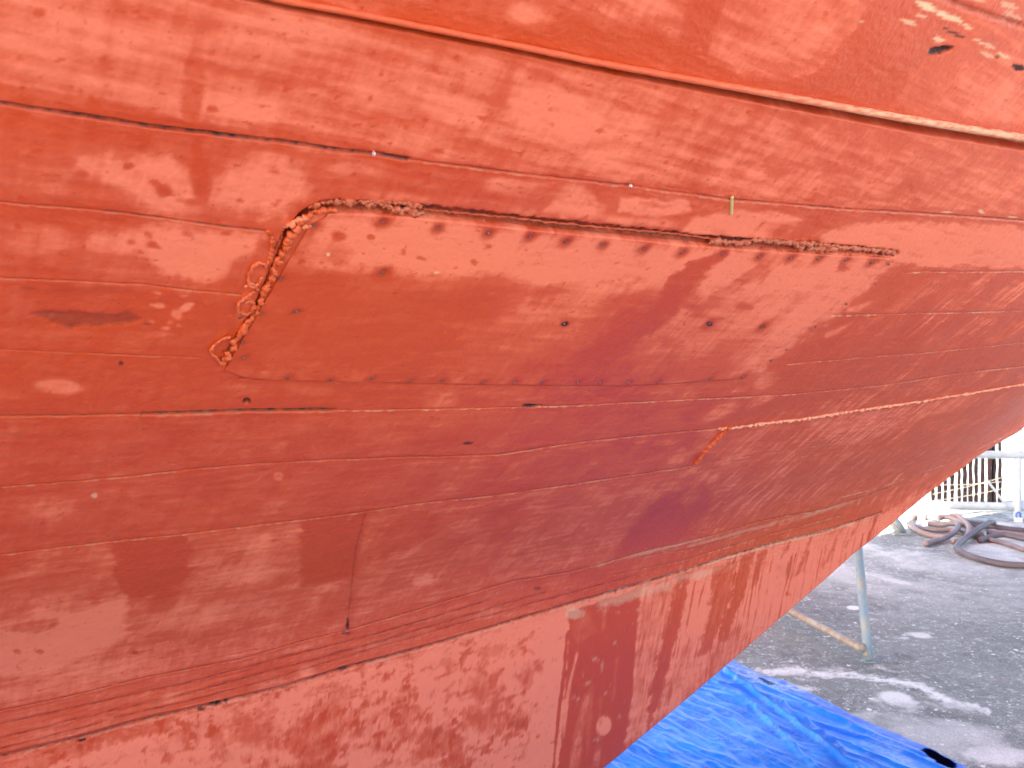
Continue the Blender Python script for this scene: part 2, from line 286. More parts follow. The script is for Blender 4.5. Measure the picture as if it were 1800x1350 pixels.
# soft patches: ('e', cx, cy, rx, ry, angle, value, strength, softness, warp) / ('p', points, value, strength, softness px, warp px)
def E(cx, cy, rx, ry, ang, val, st=.85, so=.45, wp=.45): return ('e', cx, cy, rx, ry, ang, val, st, so, wp)
def P(pts, val, st=.9, so=14, wp=12): return ('p', pts, val, st, so, wp)
MARKS = [
 # strakes above the moulding
 P([(500,-60),(1850,-60),(1850,240),(1570,206),(1200,132),(900,72),(500,-5)], .32, .9, 6, 4),
 P([(700,25),(930,80),(1200,125),(1560,200),(1500,150),(1250,90),(1180,60),(950,40)], .05, .85, 14, 12),
 E(925, 22, 38, 20, 0, .74), E(1120, 10, 70, 22, 5, .62), E(1150, 50, 90, 14, 12, .5, .6),
 P([(1215,-30),(1280,-30),(1262,40),(1245,100),(1230,150),(1180,128),(1190,70)], .02, .9, 6, 6),
 P([(1290,-30),(1560,-30),(1530,30),(1475,90),(1430,128),(1380,142),(1300,128),(1245,95),(1262,40)], .58, .92, 4, 6),
 P([(1556,-30),(1660,-30),(1660,60),(1560,190),(1480,190),(1395,160),(1440,125),(1480,85)], .02, .95, 4, 6),
 P([(1606,50),(1626,40),(1560,125),(1545,132)], .42, .7, 6, 6), P([(1625,100),(1640,100),(1600,160),(1585,165)], .4, .7, 6, 6),
 P([(1690,100),(1800,70),(1850,240),(1700,214),(1610,195),(1640,150)], .55, .9, 14, 14), E(1760, 180, 60, 30, 20, .85, .7), E(1665, 145, 22, 40, 35, .45, .6),
 P([(1650,-30),(1850,-30),(1850,55),(1740,30)], .22, .85, 8, 8),
 # broad strake under the moulding
 P([(-60,-60),(480,-8),(930,92),(1200,142),(1850,258),(1850,380),(1430,362),(1000,312),(600,262),(-60,170)], .58, .92, 8, 4),
 P([(-60,150),(250,190),(500,238),(640,262),(500,256),(200,218),(-60,185)], .14, .8, 16, 14), E(60, 168, 110, 12, 8, .18, .7),
 E(230, 165, 110, 18, 8, .74, .7), E(300, 190, 60, 14, 8, .88, .7), E(440, 192, 80, 26, 8, .93), E(130, 60, 120, 40, 8, .8, .6), E(520, 60, 130, 30, 10, .76, .6),
 E(340, 150, 15, 85, 4, .26, .75), E(335, 60, 26, 60, 0, .42, .5), E(560, 240, 160, 14, 10, .3, .7),
 E(800, 195, 70, 26, 10, .9, .7), E(1000, 205, 120, 45, 8, .94, .8), E(1060, 280, 40, 20, 0, .92, .7),
 E(880, 165, 18, 90, 18, .42, .7), E(820, 250, 60, 22, 14, .36, .7), E(1010, 150, 60, 14, 12, .4, .6), E(1120, 185, 90, 14, 10, .45, .5),
 E(1230, 300, 22, 90, 38, .36, .65), E(1320, 230, 40, 70, 35, .46, .6), E(1300, 300, 60, 26, 5, .82, .6), E(1420, 250, 70, 22, 10, .74, .5),
 E(1580, 300, 240, 70, 8, .40, .75, .7, .6), E(1640, 285, 60, 14, 10, .62, .6), E(1540, 330, 70, 12, 8, .58, .6), E(1730, 330, 60, 30, 10, .76, .6), E(1640, 240, 90, 15, 10, .7, .5),
 P([(760,288),(1200,332),(1430,360),(1800,384),(1850,398),(1500,384),(1200,355),(900,322)], .24, .75, 14, 10),
 # strake under the tarred seam
 P([(-60,186),(370,240),(720,284),(1200,345),(1250,392),(700,350),(560,348),(470,402),(280,380),(-60,352)], .30, .9, 8, 4),
 E(60, 320, 80, 34, 5, .45, .7), E(120, 230, 180, 18, 8, .12, .8), E(480, 268, 120, 10, 8, .14, .7),
 P([(150,272),(215,278),(300,272),(325,300),(345,345),(335,375),(300,380),(235,355),(180,330),(120,290)], .95, .9, 20, 20),
 P([(400,300),(470,278),(520,298),(548,335),(500,382),(425,368),(372,352),(390,322)], .92, .88, 22, 22),
 E(352, 300, 14, 60, -4, .10, .85), E(620, 300, 50, 14, 8, .74, .7), E(690, 320, 60, 20, 8, .3, .5), E(700, 345, 60, 8, 8, .66, .6),
 E(890, 325, 46, 14, 4, .82), E(850, 360, 50, 14, 5, .42, .6),
 P([(955,372),(975,345),(1010,322),(1040,338),(1068,370),(1035,386),(985,384)], .88, .9, 8, 8), E(960, 345, 40, 10, 0, .62, .6),
 P([(1092,348),(1212,352),(1220,374),(1150,380),(1086,374)], .92, .9, 4, 5), E(1150, 361, 38, 6, 4, .40, .7, .3, .9),
 P([(1200,400),(1225,380),(1340,370),(1402,384),(1350,420),(1200,416)], .93, .9, 8, 8), E(1085, 385, 60, 8, 30, .4, .6), E(1120, 390, 60, 7, 5, .78, .6),
 P([(1345,414),(1382,392),(1508,384),(1450,404),(1412,416)], .30, .85, 8, 7),
 P([(1450,408),(1535,388),(1660,392),(1850,402),(1850,474),(1585,468),(1560,445),(1440,432)], .98, .92, 8, 8),
 # left, plank below
 P([(-60,358),(280,385),(470,410),(440,480),(424,515),(250,498),(-60,484)], .26, .9, 6, 4),
 P([(160,412),(300,399),(468,413),(455,440),(415,462),(380,492),(320,494),(240,452),(150,432)], .93, .9, 18, 18),
 E(50, 425, 90, 20, 2, .68, .75), E(60, 400, 50, 8, 4, .7, .6), E(200, 470, 60, 15, 5, .48, .6),
 P([(-60,488),(424,518),(400,640),(350,626),(-60,614)], .12, .9, 6, 4), E(60, 590, 100, 18, 2, .3, .6), E(10, 540, 40, 30, 0, .42, .5), E(260, 600, 60, 20, 2, .34, .5),
 P([(-60,616),(360,628),(420,662),(680,672),(680,720),(250,727),(-60,731)], .14, .9, 6, 4),
 E(105, 680, 42, 13, 2, .84, .9, .35, .3), E(425, 683, 40, 8, 6, .48, .7), E(545, 687, 48, 9, 5, .5, .7), E(250, 690, 20, 10, 0, .32, .6), E(20, 690, 40, 10, 0, .38, .6),
 E(280, 537, 11, 5, 5, .9), E(266, 536, 4, 3, 0, .8), E(326, 541, 13, 7, -20, .92), E(310, 553, 10, 8, 30, .9), E(332, 536, 8, 4, 0, .85), E(300, 566, 7, 4, 0, .7), E(266, 565, 6, 3, 10, .7), E(292, 577, 9, 3, 0, .75), E(315, 572, 6, 3, 0, .7), E(285, 587, 30, 5, 0, .5), E(278, 515, 9, 3, 10, .7), E(322, 520, 8, 3, 0, .6),
 # below, centre
 P([(-60,731),(700,720),(1000,714),(1270,700),(1270,752),(1017,777),(660,805),(300,830),(-60,858)], .24, .9, 6, 4),
 P([(-60,858),(420,818),(660,805),(1000,785),(1215,815),(1000,852),(640,900),(310,940),(-60,978)], .28, .9, 6, 4),
 E(440, 765, 20, 7, 0, .44, .7), E(490, 785, 15, 9, -20, .58, .8), E(430, 798, 12, 6, 0, .52), E(490, 838, 9, 8, 0, .78, .9, .3, .2), E(90, 893, 40, 20, -8, .60, .8), E(480, 888, 26, 12, -20, .55, .7),
 E(190, 815, 30, 7, 8, .4, .6), E(700, 760, 26, 40, 25, .34, .6), E(810, 830, 52, 26, -45, .46, .8, .3, .2), E(700, 870, 30, 25, 0, .34, .6), E(780, 735, 60, 14, -4, .36, .6), E(860, 690, 60, 8, 2, .4, .6),
 E(880, 775, 40, 12, -30, .42, .6), E(950, 745, 60, 12, -5, .38, .6), E(1090, 755, 60, 10, -14, .46, .6), E(1030, 780, 30, 8, -10, .56, .6), E(920, 820, 40, 10, -30, .4, .6),
 P([(640,905),(1000,855),(1215,822),(1300,830),(1200,955),(1000,1003),(800,1050),(612,1106)], .46, .9, 8, 6),
 E(720, 930, 60, 28, -25, .14, .8), E(880, 920, 30, 40, 30, .16, .7), E(760, 970, 70, 22, -30, .34, .6), E(960, 940, 60, 30, -30, .40, .6),
 P([(1160,872),(1240,850),(1260,880),(1200,950),(1080,982),(1108,930)], .06, .9, 6, 6),
 P([(1020,880),(1120,865),(1100,930),(1050,985),(960,1000)], .46, .7, 10, 8),
 E(737, 1022, 11, 9, 0, .85, .9, .4, .3), E(752, 1018, 9, 9, 0, .9, .9, .4, .2), E(880, 1000, 22, 9, 10, .5, .6), E(1010, 968, 14, 8, 0, .56, .7), E(760, 1040, 60, 6, -8, .5, .6), E(700, 1060, 90, 10, -12, .46, .5),
 # lower left
 P([(-60,980),(310,942),(640,902),(612,1106),(420,1158),(-60,1262)], .50, .9, 6, 4),
 P([(198,955),(325,940),(338,1000),(300,1050),(236,1060),(205,1036)], .02, .95, 8, 10), P([(528,912),(642,902),(622,1010),(592,1020),(530,1032)], .03, .9, 7, 8),
 E(20, 985, 40, 20, -5, .16, .8), E(80, 1020, 70, 25, -5, .34, .6),
 P([(-60,1105),(50,1085),(60,1060),(130,1075),(215,1052),(222,1110),(195,1140),(90,1182),(-60,1195)], .96, .92, 12, 14),
 E(110, 1058, 26, 12, 0, .66, .7), E(60, 1100, 50, 9, -6, .3, .7), E(330, 1085, 70, 22, -8, .78, .7), E(450, 975, 20, 36, 25, .74, .8), E(435, 1010, 60, 14, -5, .74, .7), E(440, 1075, 40, 14, 0, .52, .6),
 E(465, 946, 10, 7, -20, .84, .8), E(165, 1185, 100, 22, -10, .74, .75), E(40, 1215, 70, 16, -10, .7, .7), E(280, 1060, 26, 20, 0, .12, .6), E(250, 1130, 60, 12, -14, .36, .7), E(380, 1120, 60, 16, -12, .34, .6),
 P([(560,1050),(610,1010),(608,1090),(520,1120)], .34, .6, 12, 10), E(550, 1060, 14, 10, 0, .62, .7), E(580, 1030, 18, 6, -10, .66, .7),
 # cracked band
 P([(-60,1264),(260,1192),(610,1110),(1000,1007),(1200,957),(1560,860),(1552,900),(1300,975),(1000,1065),(600,1180),(270,1265),(-60,1350)], .38, .9, 4, 4),
 E(30, 1262, 70, 10, -13, .58, .7), E(60, 1295, 50, 6, -14, .62, .7), E(300, 1228, 20, 10, -10, .66, .7), E(225, 1228, 50, 7, -14, .46, .6), E(520, 1142, 30, 6, -14, .7, .8), E(540, 1180, 16, 10, 0, .75, .8), E(470, 1205, 30, 6, -12, .62, .7),
 E(410, 1128, 30, 6, -12, .66, .7), E(640, 1140, 40, 8, -15, .56, .7), E(850, 1080, 40, 10, -14, .6, .7), E(720, 1120, 50, 8, -14, .56, .7), E(150, 1290, 60, 8, -14, .5, .6),
 P([(1000,1007),(1560,860),(1552,900),(1000,1062)], .15, .7, 6, 4),
 # deadwood
 P([(-60,1352),(270,1267),(600,1182),(1000,1067),(1300,977),(1552,902),(1850,740),(1300,1400),(-60,1500)], .93, .95, 3, 4),
 P([(-60,1345),(270,1267),(400,1240),(330,1262),(280,1300),(200,1312),(80,1360),(-60,1420)], .38, .8, 10, 12),
 E(500, 1290, 60, 40, 0, .6, .5), E(330, 1296, 14, 12, 0, .35, .7), E(385, 1300, 14, 20, 0, .32, .7), E(440, 1290, 40, 40, 0, .36, .75, .7, 1.3), E(580, 1265, 45, 70, 10, .42, .7, .6, 1.2), E(365, 1275, 90, 30, -10, .52, .5, .8, 1.2),
 P([(512,1300),(545,1260),(600,1290),(590,1400),(520,1400)], .30, .75, 10, 14), E(480, 1250, 12, 70, 3, .45, .4),
 E(710, 1260, 22, 40, 0, .38, .7, .6, 1.1), E(770, 1310, 50, 40, 0, .36, .75, .7, 1.3), E(855, 1265, 45, 35, -20, .36, .75, .7, 1.2), E(850, 1215, 40, 30, 20, .42, .7, .7, 1.2), E(915, 1270, 22, 22, 0, .34, .75, .6, 1), E(930, 1195, 12, 26, 15, .40, .7), E(870, 1148, 36, 14, 0, .50, .7, .6, 1.2), E(790, 1165, 18, 16, 0, .46, .7, .7, 1.2), E(950, 1176, 8, 12, 0, .36, .7), E(870, 1200, 9, 12, 0, .3, .7), E(735, 1228, 4, 9, 20, .2, .8, .3, .1),
 E(680, 1290, 50, 50, 0, .55, .6, .8, 1.3), E(810, 1340, 26, 22, 0, .34, .7, .7, 1.2), E(720, 1150, 26, 20, 0, .55, .6, .7, 1.2),
 P([(1004,1078),(1060,1058),(1132,1034),(1122,1120),(1116,1230),(1085,1400),(978,1400),(996,1260),(1001,1160)], .05, .97, 3, 3.5),
 P([(1016,1145),(1021,1150),(1008,1200),(1000,1265),(994,1300),(990,1260)], .80, .9, 2.5, 2), P([(1032,1220),(1042,1225),(1030,1270),(1018,1400),(996,1400),(1012,1290)], .60, .8, 4, 3), E(1040, 1258, 5, 60, 4, .5, .6, .5, .3),
 P([(1000,1110),(1004,1110),(996,1200),(984,1290),(976,1400),(970,1400),(980,1280)], .08, .95, 1.6, 1),
 P([(1130,1034),(1185,1018),(1182,1100),(1160,1180),(1130,1290),(1108,1290),(1120,1180)], .62, .9, 5, 6), P([(1195,1016),(1222,1006),(1190,1130),(1160,1250),(1140,1290),(1150,1200),(1175,1100)], .08, .9, 4, 5),
 P([(1305,980),(1330,974),(1310,1050),(1280,1130),(1262,1130),(1290,1050)], .06, .92, 3, 4), P([(1255,1000),(1300,982),(1288,1060),(1250,1150),(1228,1160),(1250,1080)], .18, .85, 4, 6), P([(1335,975),(1356,968),(1335,1030),(1322,1040)], .12, .85, 2.5, 3),
 P([(1538,905),(1544,905),(1530,945),(1526,950)], .1, .9, 2, 2), P([(1462,935),(1468,932),(1440,1005),(1432,1010)], .3, .7, 3, 3), P([(1250,1150),(1290,1100),(1330,1120),(1240,1240),(1150,1290)], .36, .6, 16, 10),
 E(1064, 1278, 13, 18, 12, .92, .97, .12, .12), E(1380, 1010, 60, 40, -30, .86, .6), E(1460, 980, 60, 30, -35, .86, .6),
 E(1100, 1330, 60, 20, -35, .12, .5),
 P([(1425,945),(1431,943),(1408,1010),(1400,1012)], .34, .7, 3, 3), P([(1478,928),(1484,926),(1450,1000),(1443,1003)], .3, .7, 3, 3), P([(1388,955),(1394,953),(1378,985),(1373,985)], .3, .7, 2.5, 2), P([(1508,915),(1514,913),(1488,965),(1482,968)], .36, .6, 3, 3), P([(1345,970),(1351,968),(1335,1010),(1330,1010)], .2, .8, 3, 3),
 P([(1085,1160),(1092,1158),(1083,1230),(1076,1240)], .34, .6, 3, 3), P([(1058,1230),(1064,1230),(1058,1330),(1048,1340)], .44, .6, 4, 3), P([(1048,1325),(1060,1320),(1050,1400),(1040,1400)], .56, .7, 3, 3), P([(1150,1270),(1200,1150),(1222,1120),(1200,1200),(1160,1275)], .50, .7, 7, 6), P([(1012,1085),(1040,1070),(1052,1110),(1020,1140),(1010,1120)], .40, .6, 5, 8), P([(1062,1060),(1070,1056),(1068,1110),(1062,1112)], .55, .7, 3, 3),
 # right of the plate
 P([(1572,470),(1850,478),(1850,640),(1543,680),(1275,752),(1230,752),(1310,668),(1500,525)], .17, .92, 6, 3),
 E(1620, 515, 90, 10, -30, .55, .6), E(1690, 520, 90, 16, -38, .6, .6), E(1760, 530, 70, 14, -35, .66, .6), E(1700, 585, 60, 10, -35, .56, .6), E(1780, 580, 50, 10, -30, .58, .6), E(1640, 600, 40, 8, -35, .44, .5),
 P([(1488,540),(1535,530),(1510,548),(1485,550)], .80, .9, 4, 3), P([(1448,585),(1500,565),(1475,588),(1452,594)], .82, .9, 4, 3), E(1345, 668, 24, 15, -45, .66, .8), E(1335, 705, 24, 8, -20, .64, .8), E(1272, 722, 36, 12, -25, .66, .8),
 E(1540, 690, 60, 9, -30, .62, .6), E(1620, 680, 40, 7, -30, .6, .6),
 P([(1230,755),(1380,745),(1850,672),(1850,740),(1763,768),(1480,874),(1300,925),(1215,945),(1260,860)], .36, .9, 6, 4),
 P([(1420,738),(1560,718),(1720,694),(1700,715),(1600,740),(1560,765),(1500,785),(1450,775)], .66, .85, 8, 8), E(1330, 775, 60, 12, -48, .62, .8), E(1290, 800, 50, 12, -45, .58, .8), E(1400, 790, 50, 9, -45, .62, .7), E(1240, 770, 30, 9, -40, .5, .6),
 P([(1300,860),(1385,800),(1420,795),(1370,860),(1330,900),(1290,920)], .50, .7, 8, 8), E(1450, 830, 60, 8, -45, .48, .6), E(1215, 870, 12, 26, 30, .5, .7), E(1280, 855, 30, 9, -45, .62, .7), E(1255, 840, 14, 6, -30, .7, .8), E(1190, 805, 22, 9, -40, .62, .7), E(1170, 825, 20, 9, -20, .54, .7), E(1150, 870, 12, 12, 0, .55, .6),
 P([(1520,880),(1640,835),(1700,800),(1763,775),(1700,815),(1600,890),(1552,902)], .42, .7, 6, 5), E(1600, 880, 30, 9, -35, .66, .6),
 # plate
 P([(560,372),(1574,452),(1568,474),(1500,522),(1312,664),(1100,672),(392,645),(440,550),(500,430)], .30, .95, 3, 2),
 P([(545,376),(760,385),(1200,428),(1576,452),(1500,520),(1380,560),(1200,505),(1050,512),(930,500),(850,476),(760,494),(640,478),(560,475),(535,440)], .94, .92, 16, 16),
 P([(420,600),(470,490),(560,470),(700,490),(900,500),(930,560),(840,640),(700,668),(400,645)], .10, .9, 26, 20),
 E(570, 440, 50, 24, 0, .44, .6), E(595, 412, 14, 8, -10, .3, .7), E(530, 410, 18, 30, 25, .30, .5), E(960, 560, 110, 40, -8, .52, .7, .7, .9), E(1010, 525, 120, 22, -12, .66, .7, .6, .9), E(920, 600, 90, 24, -8, .40, .6, .7, .9), E(1400, 520, 120, 45, -20, .90, .7), E(1280, 565, 130, 50, -22, .68, .7, .6, .9), E(1150, 560, 60, 30, -25, .64, .6), P([(1576,452),(1500,524),(1400,602),(1338,648),(1275,655),(1330,590),(1430,515)], .88, .8, 16, 14), E(1260, 620, 90, 26, -20, .50, .6),
 P([(1215,452),(1272,444),(1190,540),(1100,620),(1040,668),(960,668),(1050,590),(1130,540)], .07, .9, 8, 9), E(1090, 540, 60, 20, -25, .26, .7), E(1290, 500, 110, 9, -36, .34, .7), E(1350, 470, 60, 7, -35, .5, .6), E(1400, 530, 90, 7, -36, .52, .6), E(1000, 645, 120, 16, 0, .22, .7), E(1180, 650, 120, 14, -4, .26, .7),
 E(690, 500, 120, 9, 0, .36, .5), E(640, 560, 80, 8, -5, .28, .5), E(520, 545, 40, 8, 5, .3, .5),
]
# small dark red spots and stains: (cx, cy, rx, ry, value)
for cx, cy, rx, ry in [(272,323,9,5),(290,335,12,7),(225,295,9,5),(335,356,17,6),(375,190,9,5),(120,285,14,8),(145,307,12,6),(485,303,9,4),(421,352,6,4),(258,412,5,4),(232,426,8,5),(270,430,9,5),(330,412,10,6),(397,410,8,4),(243,207,9,5),(70,22,12,9),
  (845,207,8,4),(1054,230,7,4),(770,265,10,5),(748,315,8,6),(592,410,12,8),(650,412,7,4),(708,440,5,6),(740,450,9,4),(857,430,6,5),(830,455,6,5),(1190,140,20,7),(540,560,12,5),(800,552,8,3),(30,1146,6,4),(68,1145,8,5),(165,1052,8,7),(238,1147,9,5),(1480,470,9,5),(1215,538,12,6),(1305,535,14,7),(1168,1045,4,4),(1268,1005,3,3),(1387,1045,4,3)]:
    MARKS.append(E(cx, cy, rx, ry, 8, .10, .75, .7, .6))
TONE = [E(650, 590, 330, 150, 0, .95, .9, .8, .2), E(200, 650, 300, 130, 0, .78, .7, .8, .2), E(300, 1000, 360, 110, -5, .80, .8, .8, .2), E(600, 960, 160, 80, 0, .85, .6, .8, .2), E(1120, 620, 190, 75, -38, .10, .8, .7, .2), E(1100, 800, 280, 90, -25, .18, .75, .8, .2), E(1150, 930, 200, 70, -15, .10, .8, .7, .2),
 E(1060, 1200, 110, 160, 5, .16, .7, .6, .2), E(1560, 640, 200, 80, -25, .22, .7, .8, .2), E(1560, 120, 160, 90, 20, .6, .7, .6, .2), E(1300, 940, 260, 40, -15, .9, .6, .6, .2), E(880, 60, 300, 60, 10, .68, .6, .7, .2), E(750, 240, 600, 40, 9, .62, .5, .8, .2), E(1260, 1050, 120, 60, -25, .72, .6, .6, .2)]  # low values paint the blue tarp's cool reflection into the hull colour
GRIME = [E(1655, 87, 20, 6, -14, 1, 1, .2, .7), E(1792, 119, 12, 6, 15, 1, 1, .2, .7), E(1680, 60, 20, 3, 25, .9, 1, .3, .5), E(1663, 50, 4, 3, 0, .9), E(1752, 100, 4, 4, 0, .8), E(433, 706, 7, 4, -10, 1, 1, .3, .6), E(213, 638, 5, 3.5, 0, .8, 1, .4, .4), E(935, 714, 19, 3.2, -1, 1, 1, .25, .35), E(821, 778, 8, 3, 0, .9, 1, .4, .4), E(990, 567, 7, 3.5, -8, .95, 1, .4, .5), E(1245, 567, 5, 4, 0, 1, 1, .4, .3), E(1338, 572, 6, 3, 0, .6, 1, .4, .5),
 E(381, 1240, 12, 5, -8, 1, 1, .3, .8), E(355, 1250, 6, 3, -8, .9, 1, .3, .5), E(399, 1235, 5, 3.5, 0, 1, 1, .3, .5), E(146, 1305, 6, 3, -10, 1, 1, .3, .5), E(605, 1178, 9, 3, -8, .95, 1, .3, .8), E(640, 1166, 10, 3, -14, .6, 1, .4, .8), E(611, 1098, 3, 10, 5, .9, 1, .4, .4), E(606, 1112, 8, 3, 0, .6, 1, .4, .6), E(945, 1034, 6, 3, 0, .6), E(1085, 1041, 3, 4, 0, .9), E(1120, 436, 12, 5, -15, .3), E(520, 545, 13, 3, -12, .55), E(490, 487, 9, 3, 0, .5), E(238, 1148, 5, 3, 0, .5),
 E(682, 274, 9, 3, 10, .95, 1, .3, .5), E(713, 279, 7, 2.6, 8, .95, 1, .3, .5), E(1290, 350, 12, 2, 6, .5), E(1105, 325, 9, 3, 6, .5), E(590, 265, 10, 3, 6, .5),
 P([(52,552),(100,548),(170,552),(235,552),(254,560),(245,566),(200,574),(160,572),(125,582),(90,566)], .42, .9, 3, 5), E(259, 569, 7, 3, 0, .5, .9, .3, .4), E(50, 505, 14, 3, 5, .25), E(140, 510, 60, 8, 0, .14, .8, .5, .8), E(420, 600, 9, 2.5, 0, .4), E(20, 762, 18, 5, 6, .16),
 E(775, 1295, 34, 10, -10, .10, .8, .7, 1.3), E(915, 1268, 16, 8, 0, .12, .8, .7, 1.3), E(1380, 1003, 14, 12, 0, .10, .8, .7, 1.)]
PALE = [E(1630, 12, 22, 6, 26, 1, 1, .3, .7), E(1662, 27, 18, 4, 18, 1, 1, .3, .7), E(1682, 34, 12, 5, 25, 1, 1, .3, .7), E(1700, 47, 8, 3, 30, .9, 1, .3, .7), E(1720, 72, 20, 2.5, 28, .7, 1, .3, .8), E(1735, 96, 14, 3, 30, .7, 1, .3, .8), E(1600, 40, 14, 4, 18, .7, 1, .3, .9), E(1652, 70, 12, 4, 15, .9, 1, .3, .9), E(1765, 98, 16, 4, 22, .9, 1, .3, .8), E(1620, 28, 10, 3, 22, .7, 1, .3, .9), E(1740, 82, 12, 3, 25, .6, 1, .3, .9), E(1725, 372, 4, 3, 0, .9), E(1665, 373, 9, 2, 0, .6), E(1780, 382, 8, 2, 5, .8), E(1775, 10, 14, 4, 20, .5, 1, .3, 1), E(1720, 0, 10, 4, 0, .6, 1, .3, 1), E(1515, 38, 4, 2, 0, .6), E(1785, 30, 16, 5, 20, .45, 1, .3, 1),
 E(575, 443, 3, 3, 0, .9, 1, .3, .2), E(766, 475, 5, 2, 0, .9, 1, .3, .2), E(166, 871, 5, 4, 0, .6, 1, .3, .4), E(1110, 1050, 60, 9, -15, .42, .9, .6, 1.4), E(1230, 1012, 50, 5, -15, .38, .9, .6, 1.4), E(1050, 1160, 7, 1.6, 20, .35, 1, .5, 1.2), E(1062, 1172, 2, 9, 5, .28, 1, .5, 1.3), E(1028, 1187, 2.5, 2, 0, .4, 1, .4, 1), E(1036, 1204, 2.5, 2, 0, .4, 1, .4, 1), E(1072, 1221, 6, 1.5, -8, .3, 1, .5, 1.3), E(1022, 1232, 5, 1.5, 15, .3, 1, .5, 1.3), E(1092, 1262, 2.5, 2, 0, .3, 1, .4, 1), E(1052, 1303, 5, 1.5, 0, .3, 1, .5, 1.2), E(1082, 1132, 3, 1.5, 0, .3, 1, .4, 1), E(1270, 1200, 3, 30, 20, .2, 1, .5, 1.2), E(1010, 1078, 12, 9, 0, .5, .9, .5, 1), E(1300, 936, 120, 2.5, -15, .35, .9, .5, 1.2), E(1160, 966, 90, 2.5, -14, .4, .9, .5, 1.2), E(1450, 897, 70, 2.5, -18, .35, .9, .5, 1.2), E(1210, 1003, 130, 2.5, -16, .6, .9, .5, 1.), E(1400, 948, 100, 2.5, -15, .6, .9, .5, 1.)]  # the last long thin ones paint highlights along the band ledge

def over(D, marks, u, v, w1, w2):
    for k in marks:
        if k[0] == 'e':
            _, cx, cy, rx, ry, ang, val, st, so_, wp = k; rr = max(rx, ry)*(1.4+wp)+4
            idx = np.flatnonzero((np.abs(u-cx) < rr) & (np.abs(v-cy) < rr))
            if not len(idx): continue
            x = u[idx]-cx; y = v[idx]-cy; c, s_ = math.cos(R_(ang)), math.sin(R_(ang))
            r = np.hypot((x*c+y*s_)/rx, (-x*s_+y*c)/ry); r = r*(1+wp*(w1[idx] if rr > 22 else w2[idx]))+.25*wp*w2[idx]
            m = st*sm(1+so_, 1-so_, r) if False else st*(1-sm(1-so_, 1+so_, r))
        else:
            _, pts, val, st, so_, wp = k; a = np.array(pts); mg = so_+wp+4
            idx = np.flatnonzero((u > a[:, 0].min()-mg) & (u < a[:, 0].max()+mg) & (v > a[:, 1].min()-mg) & (v < a[:, 1].max()+mg))
            if not len(idx): continue
            sdv = poly_sd(u[idx], v[idx], pts)+wp*(w1[idx]*1.2+w2[idx]*.6)
            m = st*(1-sm(-so_, so_, sdv))
        D[idx] = D[idx]*(1-m)+val*m
    return D

